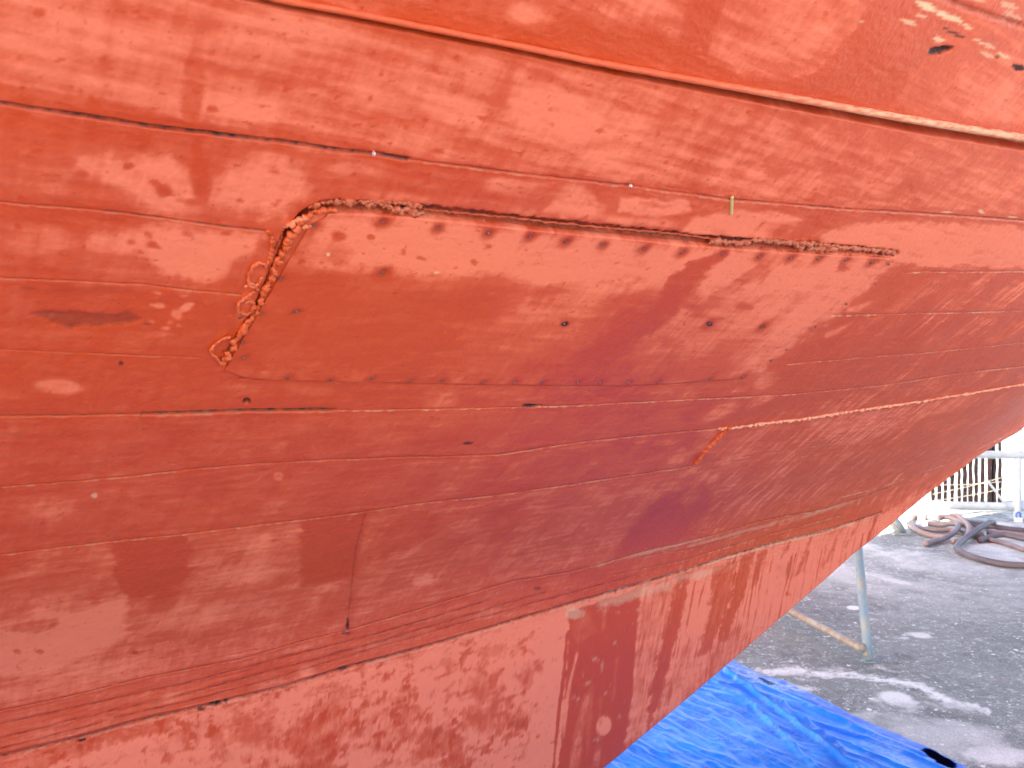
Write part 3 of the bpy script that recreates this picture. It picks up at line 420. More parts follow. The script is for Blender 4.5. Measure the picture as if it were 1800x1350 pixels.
SEAM_SZ = []
for pts, hw, dp, gr, pl, pr in SEAMS:
    hw = hw*(1.35 if gr > .56 else 1.12)
    s_, z_, y_ = locate(dens(pts)); o = np.argsort(s_); s_, z_ = s_[o], z_[o]
    ext_l, ext_r = pts[0][0] <= -30, pts[-1][0] >= 1800
    SEAM_SZ.append((s_, z_, hw, dp, gr, pl, pr, s_[0]-(6 if ext_l else 0), s_[-1]+(6 if ext_r else 0)))
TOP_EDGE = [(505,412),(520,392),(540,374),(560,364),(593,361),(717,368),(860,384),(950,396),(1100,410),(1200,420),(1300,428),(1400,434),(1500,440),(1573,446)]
LEFT_EDGE = [(505,410),(490,445),(470,492),(448,545),(420,590),(396,632)]
def survey(s, z, on_plate=False):
    """paint map (dry, tone, grime, pale) and relief in metres for points of the hull surface"""
    n = f(s, z); x = O2[0]+s*L2[0]+n*N2[0]; y = O2[1]+s*L2[1]+n*N2[1]
    yc = np.maximum(y, .55); u = 900+FPX*x/yc; v = 675-FPX*z/yc; far = y < .55
    u = np.where(far, -400, u)
    g = z*1.45; dead = z < zb(s)+.0
    w1 = fbm(s*16, g*20, 5, .6, 1); w2 = fbm(s*60, g*70, 4, .6, 2)
    smear = fbm(s*7, g*70, 4, .55, 3)                       # brushing along the planks
    run = fbm(s*75, g*6, 4, .55, 4)                         # runs down the side
    blot = fbm(s*11, g*14, 5, .6, 5)
    D = .30+.28*blot
    D = over(D, MARKS, u, v, w1, w2)
    up = sm(.20, .34, z); low = 1-sm(-.35, -.05, z); right = sm(-.4, .5, s)
    calm = .35+.65*sm(.03, .30, D); D0 = D
    D = D+calm*(smear*(.17+.17*up)*(1-.75*dead)+run*(.12+.50*right*(z < .30)*(1-.5*dead))+blot*.16+w1*.12)
    fine = np.clip(w2*1.2, -1, 1)*.07; D = D+fine
    mot = sm(.0, .42, fbm(s*26, z*26, 5, .66, 14))*dead*(1-sm(-.42, -.30, s))*sm(-.12, .22, fbm(s*4.2, z*4.2, 3, .5, 15)); D = D-mot*.46; D = D-.25*sm(.25, .5, fbm(s*85, z*75, 3, .6, 16))*mot
    led = z-zb(s)+.03; drip = sm(.22, .40, fbm(s*62, z*2.2, 3, .6, 17))*dead*sm(-.05, .35, s)*sm(-.42, -.05, led+.22*fbm(s*40, s*0, 2, .5, 18)); D = D-.62*drip
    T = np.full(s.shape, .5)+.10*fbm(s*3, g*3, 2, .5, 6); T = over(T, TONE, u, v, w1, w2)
    Gm = over(np.zeros(s.shape), GRIME, u, v, w1*.8, w2); Pl = over(np.zeros(s.shape), PALE, u, v, w1*.8, w2)
    # freckles of peeling and dirt
    fr = fbm(s*95, g*110, 3, .6, 8); Gm = np.maximum(Gm, .34*sm(.62, .80, fr)*(blot > -.1)); D = D-.35*sm(.50, .72, fbm(s*48, g*80, 3, .55, 9))
    Pl = np.maximum(Pl, .5*sm(.66, .85, fbm(s*70, g*90, 3, .6, 10))*right)
    h = .0022*fbm(s*3.1, g*5, 3, .5, 11)+.0007*blot+.00035*w2+.0004*smear
    if on_plate: return np.clip(D, 0, 1), np.clip(T, 0, 1), np.clip(Gm, 0, 1), np.clip(Pl, 0, 1), h*.5
    gate = fbm(s*9, z*0+1.3, 4, .65, 12)
    px = yc/FPX
    for i, (ps, pz, hw, dp, gr, pl, pr, a, b) in enumerate(SEAM_SZ):
        zz = np.interp(s, ps, pz); wob = fbm(s*34, s*0+i*3.7, 3, .6, 13)*.7
        d = np.abs((z-zz)*np.where(dead, 1.05, 1.35)/px+wob)
        idx = np.flatnonzero((d < hw*7) & (s > a) & (s < b))
        if not len(idx): continue
        k = np.clip(pr+.12+.9*fbm(s[idx]*13, s[idx]*0+i*7.1, 4, .65, 20+i), 0, 1.15); dd = d[idx]
        core = (1-sm(hw*.5, hw*1.5, dd))*k; wide = (1-sm(hw*.5, hw*6.5, dd))*k
        h[idx] -= core*dp*.001; D[idx] -= wide*.16*(1-pl)
        tex = np.clip(.75+.8*w2[idx], 0, 1.2)
        Gm[idx] = np.maximum(Gm[idx], np.minimum(core*(gr+.06)*tex, 1))
        dl = np.abs((z[idx]-zz[idx])*1.3/px[idx]+wob[idx]+hw*1.5*(.4 if pl > .5 else 1)); lip = (1-sm(hw*.4, hw*1.3, dl))
        Pl[idx] = np.maximum(Pl[idx], lip*pl*np.clip(.22+2.6*w2[idx]+1.8*gate[idx], 0, 1.1)); h[idx] += lip*.0012*pl
    for pts, hw, dp, gr in BUTT:
        a = np.array(pts); idx = np.flatnonzero((np.abs(u-a[:, 0].mean()) < 60) & (np.abs(v-a[:, 1].mean()) < 140))
        if len(idx):
            d = seg_dist(u[idx], v[idx], pts)+w2[idx]*1.2; core = 1-sm(hw*.45, hw*1.4, d); h[idx] -= core*dp*.001; Gm[idx] = np.maximum(Gm[idx], core*gr*.8); D[idx] -= .12*(1-sm(2, 12, d))
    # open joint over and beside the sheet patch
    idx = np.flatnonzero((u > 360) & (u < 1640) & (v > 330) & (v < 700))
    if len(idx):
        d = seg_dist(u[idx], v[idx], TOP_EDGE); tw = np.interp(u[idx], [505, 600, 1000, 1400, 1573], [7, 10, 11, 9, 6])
        c = 1-sm(tw*.55, tw*1.15, d+w2[idx]*3); h[idx] -= c*.016; Gm[idx] = np.maximum(Gm[idx], c*np.clip(.62+.5*w2[idx], 0, .85)); D[idx] -= .3*c  # dirt, and the shade under the overhang, painted into the joint
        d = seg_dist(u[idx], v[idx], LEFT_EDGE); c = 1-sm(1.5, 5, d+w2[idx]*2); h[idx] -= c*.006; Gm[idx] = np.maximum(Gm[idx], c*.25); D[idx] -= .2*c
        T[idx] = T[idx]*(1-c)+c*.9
    for ub, vb, wb, hb in [(381,1240,14,6), (1655,87,20,7), (935,714,19,4), (433,706,7,5)]:       # holes broken out of the wood
        idx = np.flatnonzero((np.abs(u-ub) < wb*2) & (np.abs(v-vb) < hb*2.5))
        h[idx] -= .008*(1-sm(.5, 1.1, np.hypot((u[idx]-ub)/wb, (v[idx]-vb)/hb)+.5*w2[idx]))
    st = over(np.zeros(s.shape), [P([(52,552),(100,548),(170,552),(235,552),(254,560),(245,566),(200,574),(160,572),(125,582),(90,566)], 1, 1, 2, 5)], u, v, w1, w2); h -= st*.0018
    band = ((z > zb(s)-.02) & (z < zb(s)+.10)); h += band*.0015*fbm(s*2.2, z*420, 3, .6, 15)
    lip_ = .010*(1-sm(.7, 1.5, s)); h += lip_*sm(.004, .016, z-np.interp(s, BAND_S, BAND_Z))-lip_   # the planking stands a little proud of the deadwood
    return np.clip(D, 0, 1), np.clip(T, 0, 1), np.clip(Gm, 0, 1), np.clip(Pl, 0, 1), h
BAND_S, BAND_Z = SEAM_SZ[20][0], SEAM_SZ[20][1]

# ------------------------------------------------------------------ the boat
boat = empty('fishing_boat', (float(O2[0]), float(O2[1]), 0), 'red painted wooden boat hull with patchy faded antifouling, standing on hard ground', 'boat')
RES = 1.15
cols = [-2.45]
while cols[-1] < 3.9: cols.append(cols[-1]+RES*(.0006+.0011*(cols[-1]+2.45)))
cols = np.concatenate([np.linspace(-9, -2.6, 30), np.linspace(-2.6, -2.45, 25, endpoint=False), cols, np.linspace(3.92, 7.7, 90)])
NR = int(1060/RES)
ztv = np.interp(cols, [-9, -2.2, -1.56, -.62, .1, 1.6, 3.3, 5, 7.7], [.55, .55, .65, .85, .62, .28, .06, .6, 2.3])
zkc = np.minimum(zk(cols), SHEER-.05); ztv = np.clip(np.maximum(ztv, zkc+.02), None, SHEER-.02)
# rows of the surface run along the plank seams
def strake(*ids):
    a = np.concatenate([SEAM_SZ[k][0] for k in ids]); b = np.concatenate([SEAM_SZ[k][1] for k in ids]); o_ = np.argsort(a); return np.interp(cols, a[o_], b[o_])
lev = [zkc]
for ids in ((20,), (19,), (9, 10), (8,), (5, 6, 7), (4, 14), (3, 13), (2, 12), (0, 1), (18,)):
    lev.append(np.maximum(strake(*ids), lev[-1]+.004))
lev.append(np.maximum(ztv, lev[-1]+.03)); ztv = lev[-1]; Zl = []
mc = np.flatnonzero((cols > -2.05) & (cols < 1.2)); yl = [np.clip(O2[1]+cols[mc]*L2[1]+f(cols[mc], l[mc])*N2[1], .7, 6) for l in lev]
wt = np.array([np.mean((b_[mc]-a_[mc])/(.5*(p_+q_))*(.42 if k == 0 else 1.2)) for k, (a_, b_, p_, q_) in enumerate(zip(lev[:-1], lev[1:], yl[:-1], yl[1:]))])
cnt = np.maximum(8, (wt/wt.sum()*NR).astype(int))
for k, n_ in enumerate(cnt):
    p_ = np.arange(n_)/n_; p_ = p_-.55*np.sin(2*np.pi*p_)/(2*np.pi); Zl.append(lev[k][None]+(lev[k+1]-lev[k])[None]*p_[:, None])
Zd = np.vstack(Zl+[ztv[None]])
tu = np.linspace(0, 1, 40)[1:, None]; Zu = ztv[None]+(SHEER-ztv)[None]*tu
Z = np.vstack([Zd, Zu]); S = np.broadcast_to(cols[None], Z.shape); nr, nc = Z.shape
s1, z1 = S.ravel().copy(), Z.ravel().copy()
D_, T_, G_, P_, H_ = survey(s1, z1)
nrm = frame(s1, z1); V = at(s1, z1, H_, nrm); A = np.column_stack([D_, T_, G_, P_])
# bearding under the keel: rounded edge and flat sole to the centre plane
Vr = V[:nc].copy(); rows, arow = [], []
nk = f(cols, zkc)
for k, a in enumerate(np.linspace(90, 12, 8)):
    r = .036; off = -r*(1-math.sin(R_(a))); dz = -r*math.cos(R_(a))
    if k == 0: continue
    q = Vr.copy(); q[:, 0] += N2[0]*off; q[:, 1] += N2[1]*off; q[:, 2] += dz; rows.append(q); arow.append(A[:nc])
q = rows[-1].copy(); q[:, 0] += N2[0]*(CEN-nk+.028); q[:, 1] += N2[1]*(CEN-nk+.028); rows.append(q); arow.append(A[:nc])
V = np.vstack([np.vstack(rows[::-1]), V]); A = np.vstack([np.vstack(arow[::-1]), A]); nrt = nr+len(rows)
Q = grid_quads(nrt, nc, 0, False)
# other side (mirrored, coarser) and the deck
ci = np.unique(np.concatenate([np.arange(0, nc, 12), [nc-1]])); ri = np.unique(np.concatenate([np.arange(0, nrt, 18), [nrt-1]]))
Gd = V.reshape(nrt, nc, 3)[ri][:, ci]; Ad = A.reshape(nrt, nc, 4)[ri][:, ci]
nn = (Gd[..., 0]-O2[0])*N2[0]+(Gd[..., 1]-O2[1])*N2[1]; sh = 2*(CEN-nn); Mi = Gd.copy(); Mi[..., 0] += sh*N2[0]; Mi[..., 1] += sh*N2[1]
o1 = len(V); V = np.vstack([V, Mi.reshape(-1, 3)]); A = np.vstack([A, Ad.reshape(-1, 4)]); Q = np.vstack([Q, grid_quads(len(ri), len(ci), o1, True)])
o2 = len(V); deck = np.stack([Gd[-1], Mi[-1]]); deck[..., 2] -= .3; V = np.vstack([V, deck.reshape(-1, 3)]); A = np.vstack([A, np.tile([.5, .5, 0, 0], (2*len(ci), 1))]); Q = np.vstack([Q, grid_quads(2, len(ci), o2)])
o3 = len(V); tr = np.stack([Gd[:, 0], Mi[:, 0]], 1); V = np.vstack([V, tr.reshape(-1, 3)]); A = np.vstack([A, np.tile([.5, .5, 0, 0], (2*len(ri), 1))]); Q = np.vstack([Q, grid_quads(len(ri), 2, o3)])
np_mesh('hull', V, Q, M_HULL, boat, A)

def on_hull(pts, off, n=8, smooth=True):
    p = catmull(pts, n) if smooth else np.asarray(pts, float); s_, z_, y_ = locate(p); return at(s_, z_, off), s_, z_, y_
# moulding
mp = [(380,-24),(460,-8),(500,2),(600,20),(750,50),(900,80),(1050,111),(1200,139),(1400,176),(1600,213),(1800,246),(1950,268),(2100,288)]
P_m, s_m, z_m, y_m = on_hull([(a_, b_-np.interp(a_, [400, 1000, 1800], [3, 3, 5])) for a_, b_ in mp], .0025, 40)
ex = np.linspace(s_m[0]-5, s_m[0]-.02, 60); P_m = np.vstack([at(ex, z_m[0]+0*ex, .001), P_m]); s_m = np.concatenate([ex, s_m]); z_m = np.concatenate([np.full(60, z_m[0]), z_m])
ex = np.linspace(s_m[-1]+.02, 6.2, 120); zx = z_m[-1]+0*ex; P_m = np.vstack([P_m, at(ex, zx, .0025)]); s_m = np.concatenate([s_m, ex]); z_m = np.concatenate([z_m, zx])
rad = np.interp(s_m, [-2, -1.6, -.2, 1], [.0034, .0038, .0082, .0088])*(1+.05*fbm(s_m*30, s_m*0, 3, .6, 40))
Vm, Qm = tube(P_m, rad, 14); sv = np.repeat(np.concatenate([s_m[:1], s_m, s_m[-1:]]), 14)
th = np.tile(np.arange(14), len(s_m)+2); nz = fbm(sv*40, th*.9, 4, .6, 41)
Vm = Vm+(nz*.0006)[:, None]
und = np.sin(np.tile(np.arange(14), len(s_m)+2)*2*math.pi/14)
Am = np.column_stack([np.clip(.35+.35*nz, 0, 1), np.full(len(sv), .9), .15*np.clip(nz, 0, 1), np.clip(sm(-1.3, -.6, sv)*(.6+1.1*nz), 0, .85)])
np_mesh('moulding', Vm, Qm, M_HULL, boat, Am)

# sheet patch
TOPE = [(556,371),(640,373),(717,379),(860,394),(950,404),(1100,418),(1200,428),(1300,436),(1400,443),(1500,449),(1572,453)]
BOTE = [(394,648),(430,662),(500,667),(700,671),(870,674),(1000,676),(1100,676),(1190,671),(1312,663)]
def resample(pts, n):
    p = np.asarray(pts, float); d = np.concatenate([[0], np.cumsum(np.hypot(*np.diff(p, axis=0).T))]); tt = np.linspace(0, d[-1], n)
    return np.column_stack([np.interp(tt, d, p[:, 0]), np.interp(tt, d, p[:, 1])])
cu, cv = 90, 26
Tt, Bb = resample(TOPE, cu), resample(BOTE, cu); vv = np.linspace(0, 1, cv)[:, None, None]
CT = Bb[None]*(1-vv)+Tt[None]*vv
uu = np.linspace(0, 1, cu)[None]; v2 = np.linspace(0, 1, cv)[:, None]
rnd = np.clip((v2-.86)/.14, 0, 1)**2*np.clip(1-uu/.03, 0, 1)**2; CT[..., 0] += 16*rnd; CT[..., 1] += 8*rnd
rnd = np.clip((v2-.93)/.07, 0, 1)**2*np.clip((uu-.992)/.008, 0, 1)**2; CT[..., 0] -= 8*rnd
CT[..., 0] += 8*np.sin(np.pi*v2)*np.clip(uu*3-2, 0, 1)*-.8
cs, cz, _ = locate(CT.reshape(-1, 2)); cs = cs.reshape(cv, cu); cz = cz.reshape(cv, cu)
def upsample(a, r, c):
    ri_ = np.linspace(0, a.shape[0]-1, r); ci_ = np.linspace(0, a.shape[1]-1, c)
    b_ = np.array([np.interp(ri_, np.arange(a.shape[0]), a[:, j]) for j in range(a.shape[1])]).T
    return np.array([np.interp(ci_, np.arange(a.shape[1]), b_[i]) for i in range(r)])
pr_, pc_ = 250, 800
ps, pz = upsample(cs, pr_, pc_).ravel(), upsample(cz, pr_, pc_).ravel()
d_, t_, g_, p_, h_ = survey(ps, pz, True)
I, J = np.divmod(np.arange(pr_*pc_), pc_)
edge = np.minimum(np.minimum(I, pr_-1-I), np.minimum(J, pc_-1-J)); thick = np.interp(pz-zb(ps), [0, 1], [.0042, .0042])
# dished around each nail
NAILS = [(550,392),(672,387),(768,398),(857,408),(929,414),(993,423),(1058,428),(1130,435),(1197,442),(1268,444),(1333,449),(1388,452),(1437,453),(1485,456),(1530,460),(1562,463),
  (1538,497),(1487,533),(1433,573),(1382,613),(1355,633),(1303,661),(1245,567),(1338,572),(990,567),(505,664),(580,667),(652,664),(720,667),(776,668),(847,670),(903,671),(953,671),(1013,671),(1053,671),(1103,671),(1155,669),(1247,664),(492,487),(457,549),(424,600),(428,626),(672,476),(520,545)]
ns, nz_, ny = locate(NAILS)
for a, b, c in zip(ns, nz_, ny):
    dd = np.hypot(ps-a, (pz-b)*1.6); near = dd < .03; rr = dd[near]/(.0075*(c/1.5)**.6)
    top = b > .12
    h_[near] -= .0016*np.exp(-rr**2); g_[near] = np.maximum(g_[near], (.42 if top else .22)*np.exp(-(rr*.8)**2)); d_[near] -= (.85 if top else .4)*np.exp(-(rr*.5)**2)
np_off = thick+h_-.003*(edge < 1)
Vp = at(ps, pz, np_off); Ap = np.column_stack([np.clip(d_, 0, 1), t_, g_, p_])
Qp = grid_quads(pr_, pc_)
bi = np.concatenate([np.arange(pc_), (np.arange(1, pr_)*pc_+pc_-1), ((pr_-1)*pc_+np.arange(pc_-2, -1, -1)), (np.arange(pr_-2, 0, -1)*pc_)])
Vs = at(ps[bi], pz[bi], -.008); ob = len(Vp); k = np.arange(len(bi)); k2 = np.roll(k, -1)
Qs = np.stack([bi[k2], bi[k], ob+k, ob+k2], 1)
plate = np_mesh('patch_plate', np.vstack([Vp, Vs]), np.vstack([Qp, Qs]), M_HULL, boat, np.vstack([Ap, Ap[bi]*[1, 1, 1, .3]]))
plate['label'] = 'large nailed sheet patch let into the planking'
nn_ = frame(ns, nz_); cc_ = at(ns, nz_, .0036)
for a, n_, yy in zip(cc_, nn_, ny):
    r = .0023*(yy/1.5)**.7; tx = np.cross(n_, [0, 0, 1.]); tx /= np.linalg.norm(tx); ty = np.cross(n_, tx); vv_, qq = [], []
    for ring, (rr, hh) in enumerate([(1.0, -.6), (1.0, .15), (.78, .42), (.4, .55), (.02, .58)]):
        for q in range(12):
            an = q*math.pi/6; vv_.append(a+tx*r*rr*math.cos(an)+ty*r*rr*math.sin(an)+n_*r*hh)
    for ring in range(4):
        for q in range(12): qq.append([ring*12+q, ring*12+(q+1) % 12, (ring+1)*12+(q+1) % 12, (ring+1)*12+q])
    np_mesh('nail', np.array(vv_), np.array(qq), M_NAIL, plate)

# ragged sealant beads
def sealant(pts, r0, off, seed, tone=.9, dry=.35, rough=.35, pale=0, grime_shade=.0, n=14, tile=140, label=None):
    p, s_, z_, y_ = on_hull(pts, off, n); k = np.arange(len(p))*1.0
    d = np.concatenate([[0], np.cumsum(np.linalg.norm(np.diff(p, axis=0), axis=1))])
    nz1 = fbm(d*tile, d*0+seed, 4, .6, seed); nz2 = fbm(d*tile*1.3, d*0+seed+.5, 4, .6, seed+1)
    r = r0*y_/1.3*np.clip(1+rough*1.5*nz1, .25, 2.2); n_ = frame(s_, z_); T = np.gradient(p, axis=0); T /= np.linalg.norm(T, axis=1)[:, None]; B = np.cross(n_, T)
    p = p+B*(nz2*r0*1.2*rough*2)[:, None]+n_*(nz1*r0*.4)[:, None]
    Vt, Qt = tube(p, r, 10); nzv = fbm(Vt[:, 0]*tile*1.4, Vt[:, 2]*tile*1.4+Vt[:, 1]*70, 4, .65, seed+2)
    cvec = np.repeat(np.vstack([p[:1], p, p[-1:]]), 10, 0); Vt = cvec+(Vt-cvec)*(1+.34*rough*2*nzv)[:, None]
    At = np.column_stack([np.clip(dry+.5*nzv, 0, 1), np.full(len(Vt), tone), np.clip(grime_shade+.5*sm(.2, .6, -nzv)*(.3+grime_shade), 0, 1), np.clip(pale*(.5+1.6*nzv), 0, 1)])
    o = np_mesh('sealant_bead', Vt, Qt, M_HULL, boat, At)
    if label: o['label'] = label
    return o
up6 = [(x, y-6) for x, y in TOP_EDGE]
sealant([(545,364),(575,356),(620,354),(660,355),(700,356),(740,362)], .0034, .000, 50, .8, .25, .8, .25, .25, 16, 190, 'crumbled sealant over the patch corner')
sealant([(640,358),(668,360),(690,366),(716,370),(745,373)], .0042, .000, 51, .75, .3, .8, .3, .2, 14, 220)
sealant([(745,370),(800,376),(900,385),(1000,396),(1100,405),(1200,414),(1260,423)], .0018, -.003, 52, .9, .05, .6, .05, .25, 22, 120)
sealant([(1250,424),(1300,426),(1330,422),(1380,426),(1410,427),(1440,430),(1500,436),(1540,440),(1572,444)], .0036, .0, 53, .7, .32, .8, .35, .3, 22, 150, 'crumbly sealant along the right end of the patch top')
sealant([(1390,430),(1430,436),(1470,438)], .0040, .0, 54, .7, .4, .8, .35, .25, 14, 170)
# orange squeeze-out and loops at the left end of the patch
sealant([(588,365),(562,369),(545,376),(528,390),(512,408),(500,432),(488,458),(474,490),(460,520),(448,548),(432,572),(412,600),(398,622),(392,640)], .0046, .002, 55, 1., .22, .6, .05, .02, 12, 120, 'orange squeezed out sealant down the left edge of the patch')
sealant([(470,404),(478,420),(478,440),(474,456),(466,470)], .0034, .001, 56, 1., .25, .35, .05, .05, 10, 130)
sealant([(496,408),(488,425),(480,445),(470,470)], .0020, .000, 57, .9, .1, .3, 0, .6, 10, 120)
sealant([(466,462),(450,462),(440,474),(436,490),(442,502),(452,498),(460,485)], .0026, .002, 58, 1., .35, .25, .1, 0, 10, 120, 'curled loop of sealant')
sealant([(430,504),(438,497),(448,500),(452,508)], .0020, .002, 59, .6, .5, .3, .3, .15, 8, 160)
sealant([(448,510),(430,522),(418,534),(420,546),(434,550),(446,540),(442,528),(430,530)], .0026, .002, 60, 1., .3, .3, .1, .05, 9, 130, 'curled loop of sealant')
sealant([(420,558),(432,552),(448,552),(462,549)], .0022, .001, 61, .5, .2, .5, .25, .65, 8, 170)
sealant([(404,590),(390,595),(376,606),(370,616),(380,628),(390,638)], .0024, .002, 62, 1., .3, .3, .1, .02, 10, 140, 'curled loop of sealant')
sealant([(412,594),(404,608),(398,620),(390,636)], .0015, .001, 63, .3, .1, .4, .2, .75, 8, 140)
sealant([(500,400),(512,392),(526,384),(540,378)], .0036, .002, 64, .85, .75, .8, .3, .02, 10, 200)
sealant([(520,396),(532,398),(546,394)], .0026, .002, 65, .85, .8, .8, .3, .05, 8, 200)
# bead at the head of the lower right strake
sealant([(1281,750),(1268,762),(1252,778),(1236,795),(1222,812)], .0042, .002, 66, 1.0, .30, .25, 0, .05, 14, 60, 'bright orange sealant dab across the plank end')
sealant([(1262,754),(1300,750),(1350,743),(1420,735),(1500,722),(1600,708),(1700,692),(1800,675)], .0021, .001, 67, .35, .8, .7, .75, .05, 30, 70, 'pale sealant run along the seam')
# yellow dab and drops of water
def glossy(name, col, rough, trans=0):
    m, nt, bs = new_mat(name); b = NB(nt); n = b.noise(200, 3, .5, b.obj()); b.l(b.mix(n, tuple(c*.75 for c in col), col), bs.inputs['Base Color']); bs.inputs['Roughness'].default_value = rough
    bs.inputs['Transmission Weight'].default_value = trans; return m
M_YEL = glossy('yellow_filler', (.55, .42, .16), .5); M_WATER = glossy('water_bead', (.95, .95, .95), .05, .75)
p, s_, z_, y_ = on_hull([(1286,345),(1285.5,355),(1285,366),(1284.5,375)], .001, 8); Vt, Qt = tube(p, .0031*np.clip(1+.3*fbm(np.arange(len(p))*.4, np.zeros(len(p)), 3, .6, 70), .5, 1.5), 10)
np_mesh('filler_dab', Vt, Qt, M_YEL, boat)
for (dx, dy), r in (((656, 268), .0036), ((1107, 325), .0030)):
    p, s_, z_, y_ = on_hull([(dx-3, dy), (dx, dy), (dx+3, dy)], .002, 4); k = np.linspace(0, math.pi, len(p)); Vt, Qt = tube(p, r*(.35+.65*np.sin(k)), 12); np_mesh('water_drop', Vt, Qt, M_WATER, boat)

# ------------------------------------------------------------------ ground
def axis(a, b, st, lo, hi):
    m = np.arange(a, b, st); l = a-np.geomspace(st*2, a-lo, 26)[::-1]; r = b+np.geomspace(st*2, hi-b, 26); return np.concatenate([l, m, r])
gx = axis(.3, 5.6, .013, -900, 900); gy = axis(2.6, 10.6, .016, -900, 1800)
GX, GY = np.meshgrid(gx, gy); x1, y1 = GX.ravel(), GY.ravel()
yc = np.maximum(y1, 1.2); gu = 900+FPX*x1/yc; gv = 675+FPX*EYE/yc
w1 = fbm(x1*6, y1*6, 5, .6, 80); w2 = fbm(x1*26, y1*26, 4, .6, 81); w3 = fbm(x1*1.1, y1*1.1, 4, .55, 82)
white = np.zeros(len(x1)); dark = np.zeros(len(x1))
GW = [E(1572, 1225, 36, 12, 8, .95, 1, .3, .8), E(1500, 1068, 12, 4, 4, .95, 1, .2, .3), E(1640, 1300, 110, 36, 15, .62, .8, .7, 1.3), E(1755, 1330, 50, 20, 5, .9, 1, .5, 1.1), E(1720, 1290, 70, 18, 10, .55, .8, .6, 1.2), E(1575, 1022, 40, 4, 12, .7, .9, .5, .8), E(1540, 1010, 30, 4, 8, .5, .8, .5, .8), E(1480, 1015, 30, 4, 5, .4, .8, .5, .8), E(1620, 1118, 18, 4, 8, .8, 1, .4, .7), E(1395, 1210, 26, 6, 20, .8, 1, .4, .9),
 E(1385, 1180, 60, 6, -2, .75, 1, .5, .9), E(1590, 985, 80, 8, 0, .3, .7, .7, 1), E(1700, 1000, 80, 14, 8, .32, .7, .7, 1), E(1750, 985, 60, 12, 5, .4, .7, .6, .9), E(1600, 890, 80, 25, 0, .7, .8, .6, .5), E(1590, 1122, 8, 2.5, 0, .7)]  # the broad pale patch behind the hoses paints in sunlit ground
GD = [E(1430, 1150, 120, 26, 10, .5, .8, .7, .9), E(1610, 1210, 18, 6, 6, .9, 1, .3, .5), E(1480, 1240, 90, 26, 22, .45, .8, .7, 1), E(1700, 1275, 130, 14, 16, .50, .8, .7, .8), E(1585, 1153, 20, 4, 12, .6, 1, .5, .6), E(1550, 1185, 60, 9, 10, .5, .8, .6, .8), E(1700, 1150, 10, 4, 30, .7, 1, .4, .5), E(1680, 1100, 14, 3, 10, .5, 1, .5, .5), E(1765, 920, 60, 12, 3, .75, .9, .4, .5), E(1580, 1165, 12, 3, 0, .7), E(1400, 1100, 60, 40, 30, .28, .7, .8, .6), E(1470, 1060, 60, 30, 10, .22, .7, .8, .8), E(1750, 1130, 90, 40, 10, .25, .6, .8, .8), E(1735, 906, 90, 8, 2, .85, .9, .4, .5), E(1690, 903, 40, 6, 0, .6), E(1525, 1166, 16, 5, 0, .6, .9, .5, .4), E(1560, 1300, 60, 14, 25, .4, .7, .7, .9)]
over(white, GW, gu, gv, w1, w2); over(dark, GD, gu, gv, w1, w2)
ST = [(1330,1178),(1357,1181),(1400,1176),(1447,1186),(1500,1186),(1547,1195),(1587,1199),(1620,1208),(1647,1222),(1680,1237),(1713,1241),(1740,1252)]
idx = np.flatnonzero((gu > 1300) & (gu < 1780) & (gv > 1140) & (gv < 1290)); dd = seg_dist(gu[idx], gv[idx], ST); wd = np.interp(gu[idx], [1330, 1400, 1447, 1500, 1547, 1650, 1740], [4, 5, 6, 5, 4, 8, 4])
white[idx] = np.maximum(white[idx], (1-sm(wd*.3, wd*1.4, dd+w2[idx]*7+w1[idx]*5))*np.clip(1.05+1.1*w1[idx]+.5*w2[idx], .1, 1))
white = np.maximum(white, np.clip(.30+.9*w3+.5*w1, 0, .62)*(1-sm(930, 1120, gv))); dark = np.clip(dark+.28*sm(.1, .6, -w3), 0, 1)  # far ground painted paler for the brightness near the sunlit edge
hz = .004*w3*(np.abs(x1) < 12)*(y1 < 14)*(y1 > 1)+.0012*w2*(dark > .05)
